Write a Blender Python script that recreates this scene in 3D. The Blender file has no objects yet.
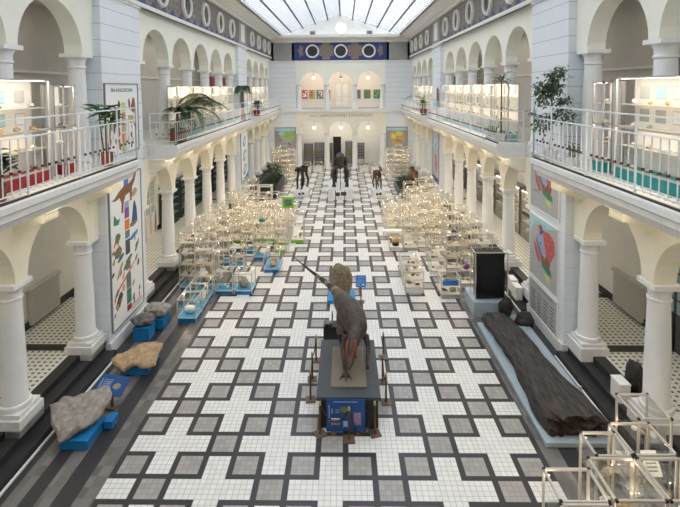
SKY, E_AISLE, E_GAL, E_BALC, EXPO = 3.0, 5, 5, 3, 0.0
import bpy, math, random
from mathutils import Vector, Matrix, noise
R = random.Random(7)
PI = math.pi
SC = bpy.context.scene
COL = SC.collection

# ------------------------------------------------------------------ materials
def lin(c):
    return tuple(((v/255)/12.92 if v/255 <= .04045 else ((v/255+.055)/1.055)**2.4) for v in c)

def new_mat(name):
    m = bpy.data.materials.new(name); m.use_nodes = True
    nt = m.node_tree; nt.nodes.clear()
    out = nt.nodes.new('ShaderNodeOutputMaterial')
    return m, nt, out

def pbr(name, rgb, rough=.6, var=.08, scale=6, metal=0, bump=0, spec=.4, rgb2=None):
    m, nt, out = new_mat(name); N = nt.nodes; L = nt.links
    b = N.new('ShaderNodeBsdfPrincipled'); L.new(b.outputs[0], out.inputs[0])
    b.inputs['Roughness'].default_value = rough; b.inputs['Metallic'].default_value = metal
    b.inputs['Specular IOR Level'].default_value = spec
    tc = N.new('ShaderNodeTexCoord'); nz = N.new('ShaderNodeTexNoise')
    nz.inputs['Scale'].default_value = scale; nz.inputs['Detail'].default_value = 5
    L.new(tc.outputs['Object'], nz.inputs['Vector'])
    r = N.new('ShaderNodeValToRGB'); c = lin(rgb)
    c2 = lin(rgb2) if rgb2 else tuple(min(1, v*(1+var)) for v in c)
    c1 = c if rgb2 else tuple(v*(1-var) for v in c)
    r.color_ramp.elements[0].position = .3; r.color_ramp.elements[1].position = .7
    r.color_ramp.elements[0].color = (*c1, 1); r.color_ramp.elements[1].color = (*c2, 1)
    L.new(nz.outputs[0], r.inputs[0]); L.new(r.outputs[0], b.inputs['Base Color'])
    if bump:
        bp = N.new('ShaderNodeBump'); bp.inputs['Strength'].default_value = bump; bp.inputs['Distance'].default_value = .03
        L.new(nz.outputs[0], bp.inputs['Height']); L.new(bp.outputs[0], b.inputs['Normal'])
    return m

def emit(name, rgb, s):
    m, nt, out = new_mat(name)
    e = nt.nodes.new('ShaderNodeEmission'); e.inputs[0].default_value = (*lin(rgb), 1); e.inputs[1].default_value = s
    nt.links.new(e.outputs[0], out.inputs[0]); return m

def glassy(name, rgb=(250, 255, 253), gloss=.06, white=0.0, wrgb=(240, 240, 235)):
    m, nt, out = new_mat(name); N = nt.nodes; L = nt.links
    t = N.new('ShaderNodeBsdfTransparent'); t.inputs[0].default_value = (*lin(rgb), 1)
    g = N.new('ShaderNodeBsdfGlossy'); g.inputs['Roughness'].default_value = .04
    lw = N.new('ShaderNodeLayerWeight'); lw.inputs[0].default_value = .25
    mu = N.new('ShaderNodeMath'); mu.operation = 'MULTIPLY_ADD'; mu.inputs[1].default_value = .35; mu.inputs[2].default_value = gloss*.6
    L.new(lw.outputs[0], mu.inputs[0])
    mx = N.new('ShaderNodeMixShader'); L.new(mu.outputs[0], mx.inputs[0]); L.new(t.outputs[0], mx.inputs[1]); L.new(g.outputs[0], mx.inputs[2])
    last = mx
    if white:
        d = N.new('ShaderNodeBsdfDiffuse'); d.inputs[0].default_value = (*lin(wrgb), 1)
        tr = N.new('ShaderNodeBsdfTranslucent'); tr.inputs[0].default_value = (*lin(wrgb), 1)
        m1 = N.new('ShaderNodeMixShader'); m1.inputs[0].default_value = .5
        L.new(d.outputs[0], m1.inputs[1]); L.new(tr.outputs[0], m1.inputs[2])
        m2 = N.new('ShaderNodeMixShader'); m2.inputs[0].default_value = white
        L.new(mx.outputs[0], m2.inputs[1]); L.new(m1.outputs[0], m2.inputs[2]); last = m2
    L.new(last.outputs[0], out.inputs[0]); return m

class NM:
    """small node-math helper"""
    def __init__(s, nt): s.nt = nt
    def m(s, op, a, b=None, c=None):
        n = s.nt.nodes.new('ShaderNodeMath'); n.operation = op
        for i, v in enumerate((a, b, c)):
            if v is None: continue
            if isinstance(v, (int, float)): n.inputs[i].default_value = v
            else: s.nt.links.new(v, n.inputs[i])
        return n.outputs[0]
    def lt(s, a, b): return s.m('LESS_THAN', a, b)
    def gt(s, a, b): return s.m('GREATER_THAN', a, b)
    def AND(s, a, b): return s.m('MULTIPLY', a, b)
    def OR(s, a, b): return s.m('MAXIMUM', a, b)
    def NOT(s, a): return s.m('SUBTRACT', 1.0, a)
    def mix(s, f, c1, c2):
        n = s.nt.nodes.new('ShaderNodeMix'); n.data_type = 'RGBA'
        s.nt.links.new(f, n.inputs[0])
        for i, v in ((6, c1), (7, c2)):
            if isinstance(v, tuple): n.inputs[i].default_value = (*v, 1)
            else: s.nt.links.new(v, n.inputs[i])
        return n.outputs[2]

T = .115
def floor_mat():
    m, nt, out = new_mat('hall_tiles'); N = nt.nodes; L = nt.links; k = NM(nt)
    tc = N.new('ShaderNodeTexCoord'); sp = N.new('ShaderNodeSeparateXYZ'); L.new(tc.outputs['Object'], sp.inputs[0])
    tx = k.m('DIVIDE', sp.outputs[0], T); ty = k.m('DIVIDE', sp.outputs[1], T)
    p = k.m('DIVIDE', tx, 5.0); q = k.m('DIVIDE', k.m('SUBTRACT', ty, 2.0), 5.0)
    ih = k.m('FLOOR', k.m('MULTIPLY_ADD', p, .5, .5)); jh = k.m('FLOOR', k.m('MULTIPLY_ADD', q, .5, .5))
    dp = k.m('ABSOLUTE', k.m('SUBTRACT', p, k.m('MULTIPLY', ih, 2.0))); dq = k.m('ABSOLUTE', k.m('SUBTRACT', q, k.m('MULTIPLY', jh, 2.0)))
    par = k.m('FLOORED_MODULO', k.m('ADD', ih, jh), 2.0)     # 0 = centre of a white cross
    cen = k.lt(par, .5); non = k.NOT(cen)
    pi_, qi_ = k.lt(dp, .4), k.lt(dq, .4); po, qo = k.gt(dp, .6), k.gt(dq, .6)
    cross = k.OR(pi_, qi_)
    white = k.OR(k.AND(cen, cross), k.AND(non, k.OR(k.AND(pi_, qo), k.AND(qi_, po))))
    grey = k.OR(k.AND(non, k.AND(pi_, qi_)), k.AND(po, qo))
    # tiny joints between tiles
    fx = k.m('ABSOLUTE', k.m('SUBTRACT', k.m('FRACT', k.m('ADD', tx, .5)), .5)); fy = k.m('ABSOLUTE', k.m('SUBTRACT', k.m('FRACT', k.m('ADD', ty, .5)), .5))
    joint = k.lt(k.m('MINIMUM', fx, fy), .045)
    wn = N.new('ShaderNodeTexWhiteNoise'); wn.noise_dimensions = '2D'
    cv = N.new('ShaderNodeCombineXYZ'); L.new(k.m('FLOOR', tx), cv.inputs[0]); L.new(k.m('FLOOR', ty), cv.inputs[1]); L.new(cv.outputs[0], wn.inputs[0])
    nz = N.new('ShaderNodeTexNoise'); nz.inputs['Scale'].default_value = 1.3; nz.inputs['Detail'].default_value = 4; L.new(tc.outputs['Object'], nz.inputs[0])
    wcol = k.mix(wn.outputs[0], lin((224, 223, 217)), lin((233, 232, 227)))
    gcol = k.mix(wn.outputs[0], lin((156, 152, 147)), lin((172, 168, 163)))
    kcol = k.mix(nz.outputs[0], lin((50, 50, 53)), lin((64, 64, 66)))
    c = k.mix(white, k.mix(grey, kcol, gcol), wcol)
    jt = k.AND(joint, k.OR(white, grey))
    c = k.mix(k.m('MULTIPLY', jt, .55), c, lin((120, 117, 112)))
    # border stripes
    ax = k.m('ABSOLUTE', tx)
    wn2 = N.new('ShaderNodeTexWhiteNoise'); wn2.noise_dimensions = '2D'
    cv2 = N.new('ShaderNodeCombineXYZ'); L.new(k.m('FLOOR', k.m('DIVIDE', tx, 1.6)), cv2.inputs[0]); L.new(k.m('FLOOR', k.m('DIVIDE', ty, 2.2)), cv2.inputs[1]); L.new(cv2.outputs[0], wn2.inputs[0])
    bg = k.mix(wn2.outputs[0], lin((98, 96, 94)), lin((128, 125, 121)))
    s1 = k.AND(k.gt(ax, 38.0), k.lt(ax, 41.2)); s2 = k.AND(k.gt(ax, 44.6), k.lt(ax, 47.2)); s3 = k.AND(k.gt(ax, 49.8), k.lt(ax, 52.4))
    bc = k.mix(k.OR(s1, k.OR(s2, s3)), kcol, bg)
    c = k.mix(k.gt(ax, 38.0), c, bc)
    b = N.new('ShaderNodeBsdfPrincipled'); L.new(c, b.inputs['Base Color']); b.inputs['Roughness'].default_value = .3; b.inputs['Specular IOR Level'].default_value = .3
    L.new(b.outputs[0], out.inputs[0]); return m

def aisle_mat(name, s=.16, dot=.3):
    m, nt, out = new_mat(name); N = nt.nodes; L = nt.links; k = NM(nt)
    tc = N.new('ShaderNodeTexCoord'); sp = N.new('ShaderNodeSeparateXYZ'); L.new(tc.outputs['Object'], sp.inputs[0])
    fx = k.m('ABSOLUTE', k.m('SUBTRACT', k.m('FRACT', k.m('DIVIDE', sp.outputs[0], s)), .5)); fy = k.m('ABSOLUTE', k.m('SUBTRACT', k.m('FRACT', k.m('DIVIDE', sp.outputs[1], s)), .5))
    d = k.lt(k.m('ADD', fx, fy), dot)
    c = k.mix(d, lin((222, 220, 208)), lin((48, 47, 46)))
    b = N.new('ShaderNodeBsdfPrincipled'); L.new(c, b.inputs['Base Color']); b.inputs['Roughness'].default_value = .35
    L.new(b.outputs[0], out.inputs[0]); return m

def pier_mat():
    m, nt, out = new_mat('pier_plaster'); N = nt.nodes; L = nt.links; k = NM(nt)
    tc = N.new('ShaderNodeTexCoord'); sp = N.new('ShaderNodeSeparateXYZ'); L.new(tc.outputs['Object'], sp.inputs[0])
    f = k.m('ABSOLUTE', k.m('SUBTRACT', k.m('FRACT', k.m('DIVIDE', sp.outputs[2], .46)), .5))
    j = k.AND(k.lt(f, .022), k.m('MULTIPLY_ADD', k.gt(sp.outputs[2], 5.2), .7, .3))
    nz = N.new('ShaderNodeTexNoise'); nz.inputs['Scale'].default_value = 2.0; L.new(tc.outputs['Object'], nz.inputs[0])
    w = k.mix(nz.outputs[0], lin((224, 229, 234)), lin((232, 236, 239)))  # white plaster, with the bluish cast of the skylight put into its colour
    c = k.mix(k.m('MULTIPLY', j, .75), w, lin((160, 166, 172)))
    b = N.new('ShaderNodeBsdfPrincipled'); L.new(c, b.inputs['Base Color']); b.inputs['Roughness'].default_value = .55
    L.new(b.outputs[0], out.inputs[0]); return m

def frieze_mat(axis):
    """mosaic band: grey brown squares, darker blue scallops along the bottom edge"""
    m, nt, out = new_mat('frieze_mosaic_%d' % axis); N = nt.nodes; L = nt.links; k = NM(nt)
    tc = N.new('ShaderNodeTexCoord'); sp = N.new('ShaderNodeSeparateXYZ'); L.new(tc.outputs['Object'], sp.inputs[0])
    u = sp.outputs[axis]; z = sp.outputs[2]
    wv = k.m('SINE', k.m('MULTIPLY', u, 2*PI/.92))
    blue = k.lt(k.m('SUBTRACT', z, 10.56), k.m('MULTIPLY', wv, .13))
    br = N.new('ShaderNodeTexVoronoi'); br.inputs['Scale'].default_value = 7; br.distance = 'CHEBYCHEV'; L.new(tc.outputs['Object'], br.inputs[0])
    fz = k.m('FRACT', k.m('DIVIDE', z, .3)); fu = k.m('FRACT', k.m('DIVIDE', u, .46))
    chk = k.AND(k.gt(fz, .45), k.gt(fu, .4))
    a = k.mix(br.outputs['Distance'], lin((104, 96, 92)), lin((142, 132, 126)))
    a = k.mix(k.m('MULTIPLY', chk, .6), a, lin((92, 84, 88)))
    c = k.mix(blue, a, lin((46, 62, 112)))
    b = N.new('ShaderNodeBsdfPrincipled'); L.new(c, b.inputs['Base Color']); b.inputs['Roughness'].default_value = .5
    L.new(b.outputs[0], out.inputs[0]); return m

M = dict(
    floor=floor_mat(), aisle=aisle_mat('aisle_tiles'), gtile=aisle_mat('gallery_tiles', .2, .2), pier=pier_mat(),
    cream=pbr('cream_plaster', (240, 234, 214), .7, .03, 3), cream2=pbr('cream_upper_plaster', (242, 241, 228), .7, .02, 3),
    white=pbr('white_plaster', (232, 231, 226), .6, .025, 3), col=pbr('white_column_paint', (236, 236, 234), .4, .025, 4),
    stone=pbr('white_stone', (232, 231, 227), .45, .05, 9), greywall=pbr('grey_wall', (206, 202, 194), .7, .03, 3),
    step=pbr('black_granite', (44, 44, 46), .45, .3, 60), black=pbr('black_paint', (30, 30, 32), .45, .1), skirt=pbr('dark_skirting', (46, 44, 42), .5, .15, 30),
    alu=pbr('aluminium', (206, 202, 194), .35, .04, 4, .35), alud=pbr('dark_aluminium', (140, 138, 134), .4, .05, 4, .5), blackcap=pbr('black_plastic', (25, 25, 25), .5),
    glass=glassy('case_glass', (254, 254, 253), .02), shelf=glassy('shelf_glass', (253, 252, 249), .02, .5, (250, 246, 236)), frost=glassy('frosted_panel', (255, 255, 255), .03, .55, (235, 233, 228)),
    blue=pbr('blue_plinth', (28, 118, 176), .45, .06), lblue=pbr('light_blue_felt', (70, 160, 205), .6, .06), green=pbr('lime_green', (128, 205, 40), .5, .05),
    red=pbr('dark_red_paint', (158, 32, 36), .5, .08), teal=pbr('teal_paint', (32, 140, 140), .5, .06), lteal=pbr('pale_teal', (120, 175, 180), .5, .06),
    cwhite=pbr('case_white', (236, 234, 228), .6, .02), cgrey=pbr('case_grey', (170, 168, 164), .5, .04), paper=pbr('paper', (240, 240, 236), .7, .01),
    rail=pbr('railing_paint', (226, 231, 233), .4, .02), bead=pbr('brown_wood', (88, 54, 34), .5, .2), wood=pbr('planter_wood', (140, 92, 52), .6, .2, 12), post=pbr('bronze_post', (98, 72, 48), .45, .25, 20, .25),
    steel=pbr('steel_base', (112, 92, 78), .5, .15, 15, .2), rope=pbr('brown_rope', (62, 42, 36), .8, .2, 40),
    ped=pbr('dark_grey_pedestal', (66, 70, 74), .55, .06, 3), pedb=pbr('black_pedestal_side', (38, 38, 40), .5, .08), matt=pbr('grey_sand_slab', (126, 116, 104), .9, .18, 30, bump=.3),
    wped=pbr('white_pedestal', (226, 228, 228), .5, .02), palegrey=pbr('pale_blue_grey_plinth', (168, 182, 188), .5, .03), midgrey=pbr('grey_panel', (156, 156, 154), .6, .03),
    rock1=pbr('grey_stone', (128, 122, 114), .85, .3, 9, bump=.6, rgb2=(170, 164, 154)), rock2=pbr('tan_stone', (150, 122, 92), .9, .3, 9, bump=.7, rgb2=(190, 164, 130)),
    rock3=pbr('dark_grey_stone', (84, 80, 78), .85, .3, 10, bump=.7, rgb2=(128, 122, 118)), rock4=pbr('brown_grey_stone', (104, 90, 70), .9, .3, 12, bump=.7, rgb2=(152, 136, 112)),
    rockb=pbr('black_stone', (30, 29, 29), .6, .3, 14, bump=.6, rgb2=(62, 58, 55)), coal=pbr('black_coal', (18, 18, 20), .3, .3, 6, bump=.4, rgb2=(34, 34, 37)),
    bark=pbr('black_oak', (40, 38, 37), .85, .3, 16, bump=.9, rgb2=(84, 79, 75)), barkend=pbr('broken_wood', (36, 29, 26), .9, .3, 20, bump=.9, rgb2=(76, 60, 51)),
    bone=pbr('dark_bone', (38, 33, 29), .55, .3, 12, rgb2=(62, 54, 47)), bone2=pbr('brown_bone', (84, 62, 46), .6, .3, 12, rgb2=(112, 88, 68)), tusk=pbr('tusk', (62, 54, 46), .5, .2),
    leaf=pbr('leaf_green', (52, 96, 44), .5, .35, 5, rgb2=(96, 142, 70)), dleaf=pbr('dark_leaf', (34, 62, 34), .5, .35, 6, rgb2=(66, 100, 54)), pleaf=pbr('grey_green_leaf', (84, 112, 84), .6, .25, 6),
    stem=pbr('stem', (108, 88, 62), .8, .2, 12), soil=pbr('soil', (52, 40, 32), .95, .3, 20), pot=pbr('terracotta_pot', (152, 86, 54), .7, .12), wpot=pbr('white_pot', (226, 226, 222), .5, .03), flower=pbr('pink_flower', (190, 110, 90), .7, .2),
    board=pbr('blue_board', (30, 78, 138), .5, .06), boardl=pbr('pale_blue_print', (150, 180, 214), .6, .1, 20), pink=pbr('mauve_print', (150, 124, 150), .6, .2, 30),
    frame=pbr('grey_frame', (132, 134, 136), .5, .04), mapgrey=pbr('map_grey', (176, 177, 174), .6, .03), mapblue=pbr('map_blue', (172, 212, 220), .6, .03),
    c_red=pbr('print_red', (192, 92, 92), .6, .3, 22), c_grn=pbr('print_green', (60, 130, 104), .6, .15, 8), c_yel=pbr('print_yellow', (206, 212, 112), .6, .12, 8), c_vio=pbr('print_violet', (172, 168, 200), .6, .25, 22), c_brn=pbr('print_brown', (138, 92, 66), .6, .25, 20),
    c_dbr=pbr('print_dark_brown', (92, 58, 46), .6, .25, 20), c_org=pbr('print_orange', (226, 118, 52), .6, .08), c_blu=pbr('print_blue', (62, 128, 204), .6, .08), c_pur=pbr('print_purple', (140, 80, 152), .6, .08), c_gry=pbr('print_grey', (112, 122, 124), .6, .15, 10), c_tan=pbr('print_tan', (196, 158, 110), .6, .12, 14),
    c_dgr=pbr('print_dark_grey', (84, 84, 84), .7, .1), c_olv=pbr('print_olive', (112, 120, 78), .6, .2, 16), c_lim=pbr('print_lime', (160, 184, 104), .6, .2, 8), c_dbl=pbr('print_navy', (52, 82, 128), .6, .15, 8),
    winring=pbr('window_ring', (232, 230, 224), .5, .02), winglass=pbr('dark_window_glass', (58, 60, 64), .12, .1), winlight=emit('bright_window', (250, 252, 255), 1.6),
    skybar=pbr('skylight_bar', (112, 108, 104), .5, .05), skyfine=pbr('skylight_fine_bar', (120, 124, 130), .5, .02),
    skyglass=glassy('skylight_glass', (250, 252, 255), .02, .25, (240, 246, 252)),
    lamp=emit('warm_lamp', (255, 228, 192), 520), lampw=emit('pendant_lamp', (255, 246, 226), 14), strip=emit('case_strip', (255, 240, 222), 42), strip2=emit('shelf_strip', (255, 236, 216), 34),
    door=pbr('white_door', (226, 220, 212), .5, .02), ddoor=pbr('black_doorway', (26, 26, 27), .5), pinkwall=pbr('warm_white_wall', (230, 221, 212), .7, .02), friezeb=pbr('frieze_brown', (128, 114, 106), .6, .3, 14), friezeblue=pbr('frieze_blue', (44, 62, 118), .5, .2, 10), dkgreen=pbr('dark_green_cabinet', (58, 70, 66), .5, .15),
    greyboard=pbr('grey_exhibition_board', (120, 120, 118), .6, .08, 6), radiator=pbr('radiator_cover', (196, 194, 186), .6, .03), brass=pbr('brass_cap', (190, 170, 130), .35, .05, 5, .7), ink=pbr('dark_ink', (86, 84, 78), .7, .05),
    letter=pbr('inscription_letters', (150, 146, 132), .6, .05), redbrown=pbr('red_brown_crest', (134, 58, 40), .55, .3, 12), claw=pbr('dark_claw', (24, 22, 20), .4), pallet=pbr('bright_blue_pallet', (24, 142, 206), .45, .06), amber=pbr('amber_globe', (206, 150, 92), .5, .2),
)

def stretch(m, sc):
    nt = m.node_tree; nz = [n for n in nt.nodes if n.bl_idname == 'ShaderNodeTexNoise'][0]; tc = [n for n in nt.nodes if n.bl_idname == 'ShaderNodeTexCoord'][0]
    mp = nt.nodes.new('ShaderNodeMapping'); mp.inputs['Scale'].default_value = sc
    nt.links.new(tc.outputs['Object'], mp.inputs[0]); nt.links.new(mp.outputs[0], nz.inputs['Vector'])
stretch(M['bark'], (1.0, .16, 1.0))
def dino_mat():
    m, nt, out = new_mat('dinosaur_skin'); N = nt.nodes; L = nt.links; k = NM(nt)
    tc = N.new('ShaderNodeTexCoord'); sp = N.new('ShaderNodeSeparateXYZ'); L.new(tc.outputs['Object'], sp.inputs[0])
    nz = N.new('ShaderNodeTexNoise'); nz.inputs['Scale'].default_value = 7; nz.inputs['Detail'].default_value = 6; L.new(tc.outputs['Object'], nz.inputs[0])
    vo = N.new('ShaderNodeTexVoronoi'); vo.inputs['Scale'].default_value = 26; L.new(tc.outputs['Object'], vo.inputs[0])
    up = k.m('SUBTRACT', nz.outputs[0], .5)
    base = k.mix(k.gt(k.m('ADD', k.m('MULTIPLY', vo.outputs[0], .6), up), .32), lin((48, 45, 43)), lin((76, 62, 50)))
    y = sp.outputs[1]
    st = k.AND(k.gt(k.m('SINE', k.m('MULTIPLY', y, 2*PI/.5)), -.25), k.gt(y, .75))
    c = k.mix(k.gt(y, .75), base, lin((128, 112, 94)))
    c = k.mix(st, c, lin((30, 28, 28)))
    c = k.mix(k.gt(y, 2.05), c, lin((28, 26, 26)))
    b = N.new('ShaderNodeBsdfPrincipled'); L.new(c, b.inputs['Base Color']); b.inputs['Roughness'].default_value = .55
    bp = N.new('ShaderNodeBump'); bp.inputs['Strength'].default_value = .4; bp.inputs['Distance'].default_value = .02
    L.new(vo.outputs[0], bp.inputs['Height']); L.new(bp.outputs[0], b.inputs['Normal'])
    L.new(b.outputs[0], out.inputs[0]); return m
M['dino'] = dino_mat()

# ------------------------------------------------------------------ mesh building
class MB:
    def __init__(s): s.v = []; s.f = []; s.m = []
    def add(s, vs, fs, m=0):
        o = len(s.v); s.v += [tuple(v) for v in vs]
        for f in fs: s.f.append(tuple(i+o for i in f)); s.m.append(m)
        return s
    def box(s, x0, x1, y0, y1, z0, z1, m=0):
        v = [(x0, y0, z0), (x1, y0, z0), (x1, y1, z0), (x0, y1, z0), (x0, y0, z1), (x1, y0, z1), (x1, y1, z1), (x0, y1, z1)]
        return s.add(v, [(3, 2, 1, 0), (4, 5, 6, 7), (0, 1, 5, 4), (1, 2, 6, 5), (2, 3, 7, 6), (3, 0, 4, 7)], m)
    def obox(s, c, ax, ay, az, m=0):
        c, ax, ay, az = map(Vector, (c, ax, ay, az))
        v = [c+ax*i+ay*j+az*k for k in (-1, 1) for i, j in ((-1, -1), (1, -1), (1, 1), (-1, 1))]
        return s.add(v, [(3, 2, 1, 0), (4, 5, 6, 7), (0, 1, 5, 4), (1, 2, 6, 5), (2, 3, 7, 6), (3, 0, 4, 7)], m)
    def bar(s, a, b, w, m=0, w2=None):
        a, b = Vector(a), Vector(b); d = (b-a); L = d.length
        if L < 1e-6: return s
        d /= L; up = Vector((0, 0, 1)) if abs(d.z) < .9 else Vector((0, 1, 0))
        x = d.cross(up).normalized(); y = x.cross(d)
        return s.obox((a+b)/2, d*(L/2), x*(w/2), y*((w2 or w)/2), m)
    def tube(s, pts, rad, seg=8, m=0, squash=None):
        pts = [Vector(p) for p in pts]; n = len(pts); vs = []; fs = []
        rads = rad if isinstance(rad, (list, tuple)) else [rad]*n
        ref = None
        for i, p in enumerate(pts):
            d = (pts[min(i+1, n-1)]-pts[max(i-1, 0)]).normalized()
            if ref is None: ref = Vector((1, 0, 0)) if abs(d.x) < .8 else Vector((0, 1, 0))
            x = (ref-d*ref.dot(d)).normalized(); ref = x; y = d.cross(x)
            r = rads[i]; rx, ry = r if isinstance(r, tuple) else (r, r)
            for k in range(seg):
                a = 2*PI*k/seg; vs.append(p+x*(math.cos(a)*rx)+y*(math.sin(a)*ry))
        for i in range(n-1):
            for k in range(seg):
                fs.append((i*seg+k, i*seg+(k+1) % seg, (i+1)*seg+(k+1) % seg, (i+1)*seg+k))
        fs.append(tuple(range(seg))[::-1]); fs.append(tuple((n-1)*seg+k for k in range(seg)))
        return s.add(vs, fs, m)
    def lathe(s, prof, c=(0, 0, 0), seg=20, m=0):
        vs = []; fs = []; n = len(prof)
        for r, z in prof:
            for k in range(seg):
                a = 2*PI*k/seg; vs.append((c[0]+r*math.cos(a), c[1]+r*math.sin(a), c[2]+z))
        for i in range(n-1):
            for k in range(seg):
                fs.append((i*seg+k, i*seg+(k+1) % seg, (i+1)*seg+(k+1) % seg, (i+1)*seg+k))
        fs.append(tuple(range(seg))[::-1]); fs.append(tuple((n-1)*seg+k for k in range(seg)))
        return s.add(vs, fs, m)
    def prism(s, poly, d, m=0):
        """extrude a 3D polygon by vector d"""
        d = Vector(d); n = len(poly); p = [Vector(q) for q in poly]
        vs = p+[q+d for q in p]
        fs = [tuple(range(n))[::-1], tuple(range(n, 2*n))]+[(i, (i+1) % n, (i+1) % n+n, i+n) for i in range(n)]
        return s.add(vs, fs, m)
    def ico(s, c, r, m=0, sub=0):
        rx, ry, rz = r if isinstance(r, tuple) else (r, r, r)
        vs = [(0, 0, 1), (1, 0, 0), (0, 1, 0), (-1, 0, 0), (0, -1, 0), (0, 0, -1)]; fs = [(0, 1, 2), (0, 2, 3), (0, 3, 4), (0, 4, 1), (5, 2, 1), (5, 3, 2), (5, 4, 3), (5, 1, 4)]
        vs = [Vector(v) for v in vs]
        for _ in range(sub):
            cache = {}; nf = []
            def mid(a, b):
                kk = (min(a, b), max(a, b))
                if kk not in cache: vs.append(((vs[a]+vs[b])/2).normalized()); cache[kk] = len(vs)-1
                return cache[kk]
            for a, b, d in fs:
                x, y, z = mid(a, b), mid(b, d), mid(d, a); nf += [(a, x, z), (x, b, y), (z, y, d), (x, y, z)]
            fs = nf
        return s.add([(c[0]+v.x*rx, c[1]+v.y*ry, c[2]+v.z*rz) for v in vs], fs, m)
    def mesh(s, name, mats, smooth=False):
        me = bpy.data.meshes.new(name); me.from_pydata(s.v, [], s.f)
        for mt in (mats if isinstance(mats, (list, tuple)) else [mats]): me.materials.append(M[mt] if isinstance(mt, str) else mt)
        if len(me.materials) > 1: me.polygons.foreach_set('material_index', s.m)
        if smooth:
            me.polygons.foreach_set('use_smooth', [True]*len(me.polygons))
            if smooth != 'all': me.set_sharp_from_angle(angle=math.radians(40))
        me.update(); return me
    def build(s, name, mats, parent=None, smooth=False, loc=(0, 0, 0), rot=None):
        return link(name, s.mesh(name, mats, smooth), parent, loc, rot)

def link(name, data, parent=None, loc=(0, 0, 0), rot=None):
    o = bpy.data.objects.new(name, data); COL.objects.link(o); o.location = loc
    if rot: o.rotation_euler = rot
    if parent: o.parent = parent
    return o
def tag(o, label, cat, group=None, kind=None):
    o['label'] = label; o['category'] = cat
    if group: o['group'] = group
    if kind: o['kind'] = kind
    return o
def thing(name, label, cat, loc=(0, 0, 0), rz=0, group=None):
    o = link(name, None, None, loc); o.rotation_euler = (0, 0, rz); o.empty_display_size = .1
    return tag(o, label, cat, group)
def struct(o): o['kind'] = 'structure'; return o
def B(name, mats, dims, parent=None, loc=(0, 0, 0), rot=None): return MB().box(*dims).build(name, mats, parent, False, loc, rot)
def kids(o): return [c for c in bpy.data.objects if c.parent == o]
def copy_tree(src, loc, rz=None, label=None, group=None):
    r = src.copy(); COL.objects.link(r); r.location = loc
    if rz is not None: r.rotation_euler = (0, 0, rz)
    if label: r['label'] = label
    if group: r['group'] = group
    for ch in src.children:
        c = ch.copy(); COL.objects.link(c); c.parent = r
        for g in ch.children:
            d = g.copy(); COL.objects.link(d); d.parent = c
    return r
# ------------------------------------------------------------------ building
ZP, ZG = .45, 5.6                    # aisle floor, gallery floor
SPL, TOPL, SPU, TOPU = 3.5, 5.15, 8.55, 10.35
XP, XA, XB, XC, XW = 6.43, 6.64, 7.12, 6.9, 9.2      # pier face, arcade face / back, column axis, aisle wall
YB, YF = -9.6, 35.5                  # near and far ends of the hall
PIERS = [(4.72, 7.22), (21.9, 24.4)]
BAYS = [[-4.2, -1.35, 1.5, 4.32], [7.75, 10.55, 13.3, 16.05, 18.75, 21.4], [24.95, 27.65, 30.35, 33.05, 35.15]]
EXT = [(-9.6, 4.72), (7.22, 21.9), (24.4, 35.5)]

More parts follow.
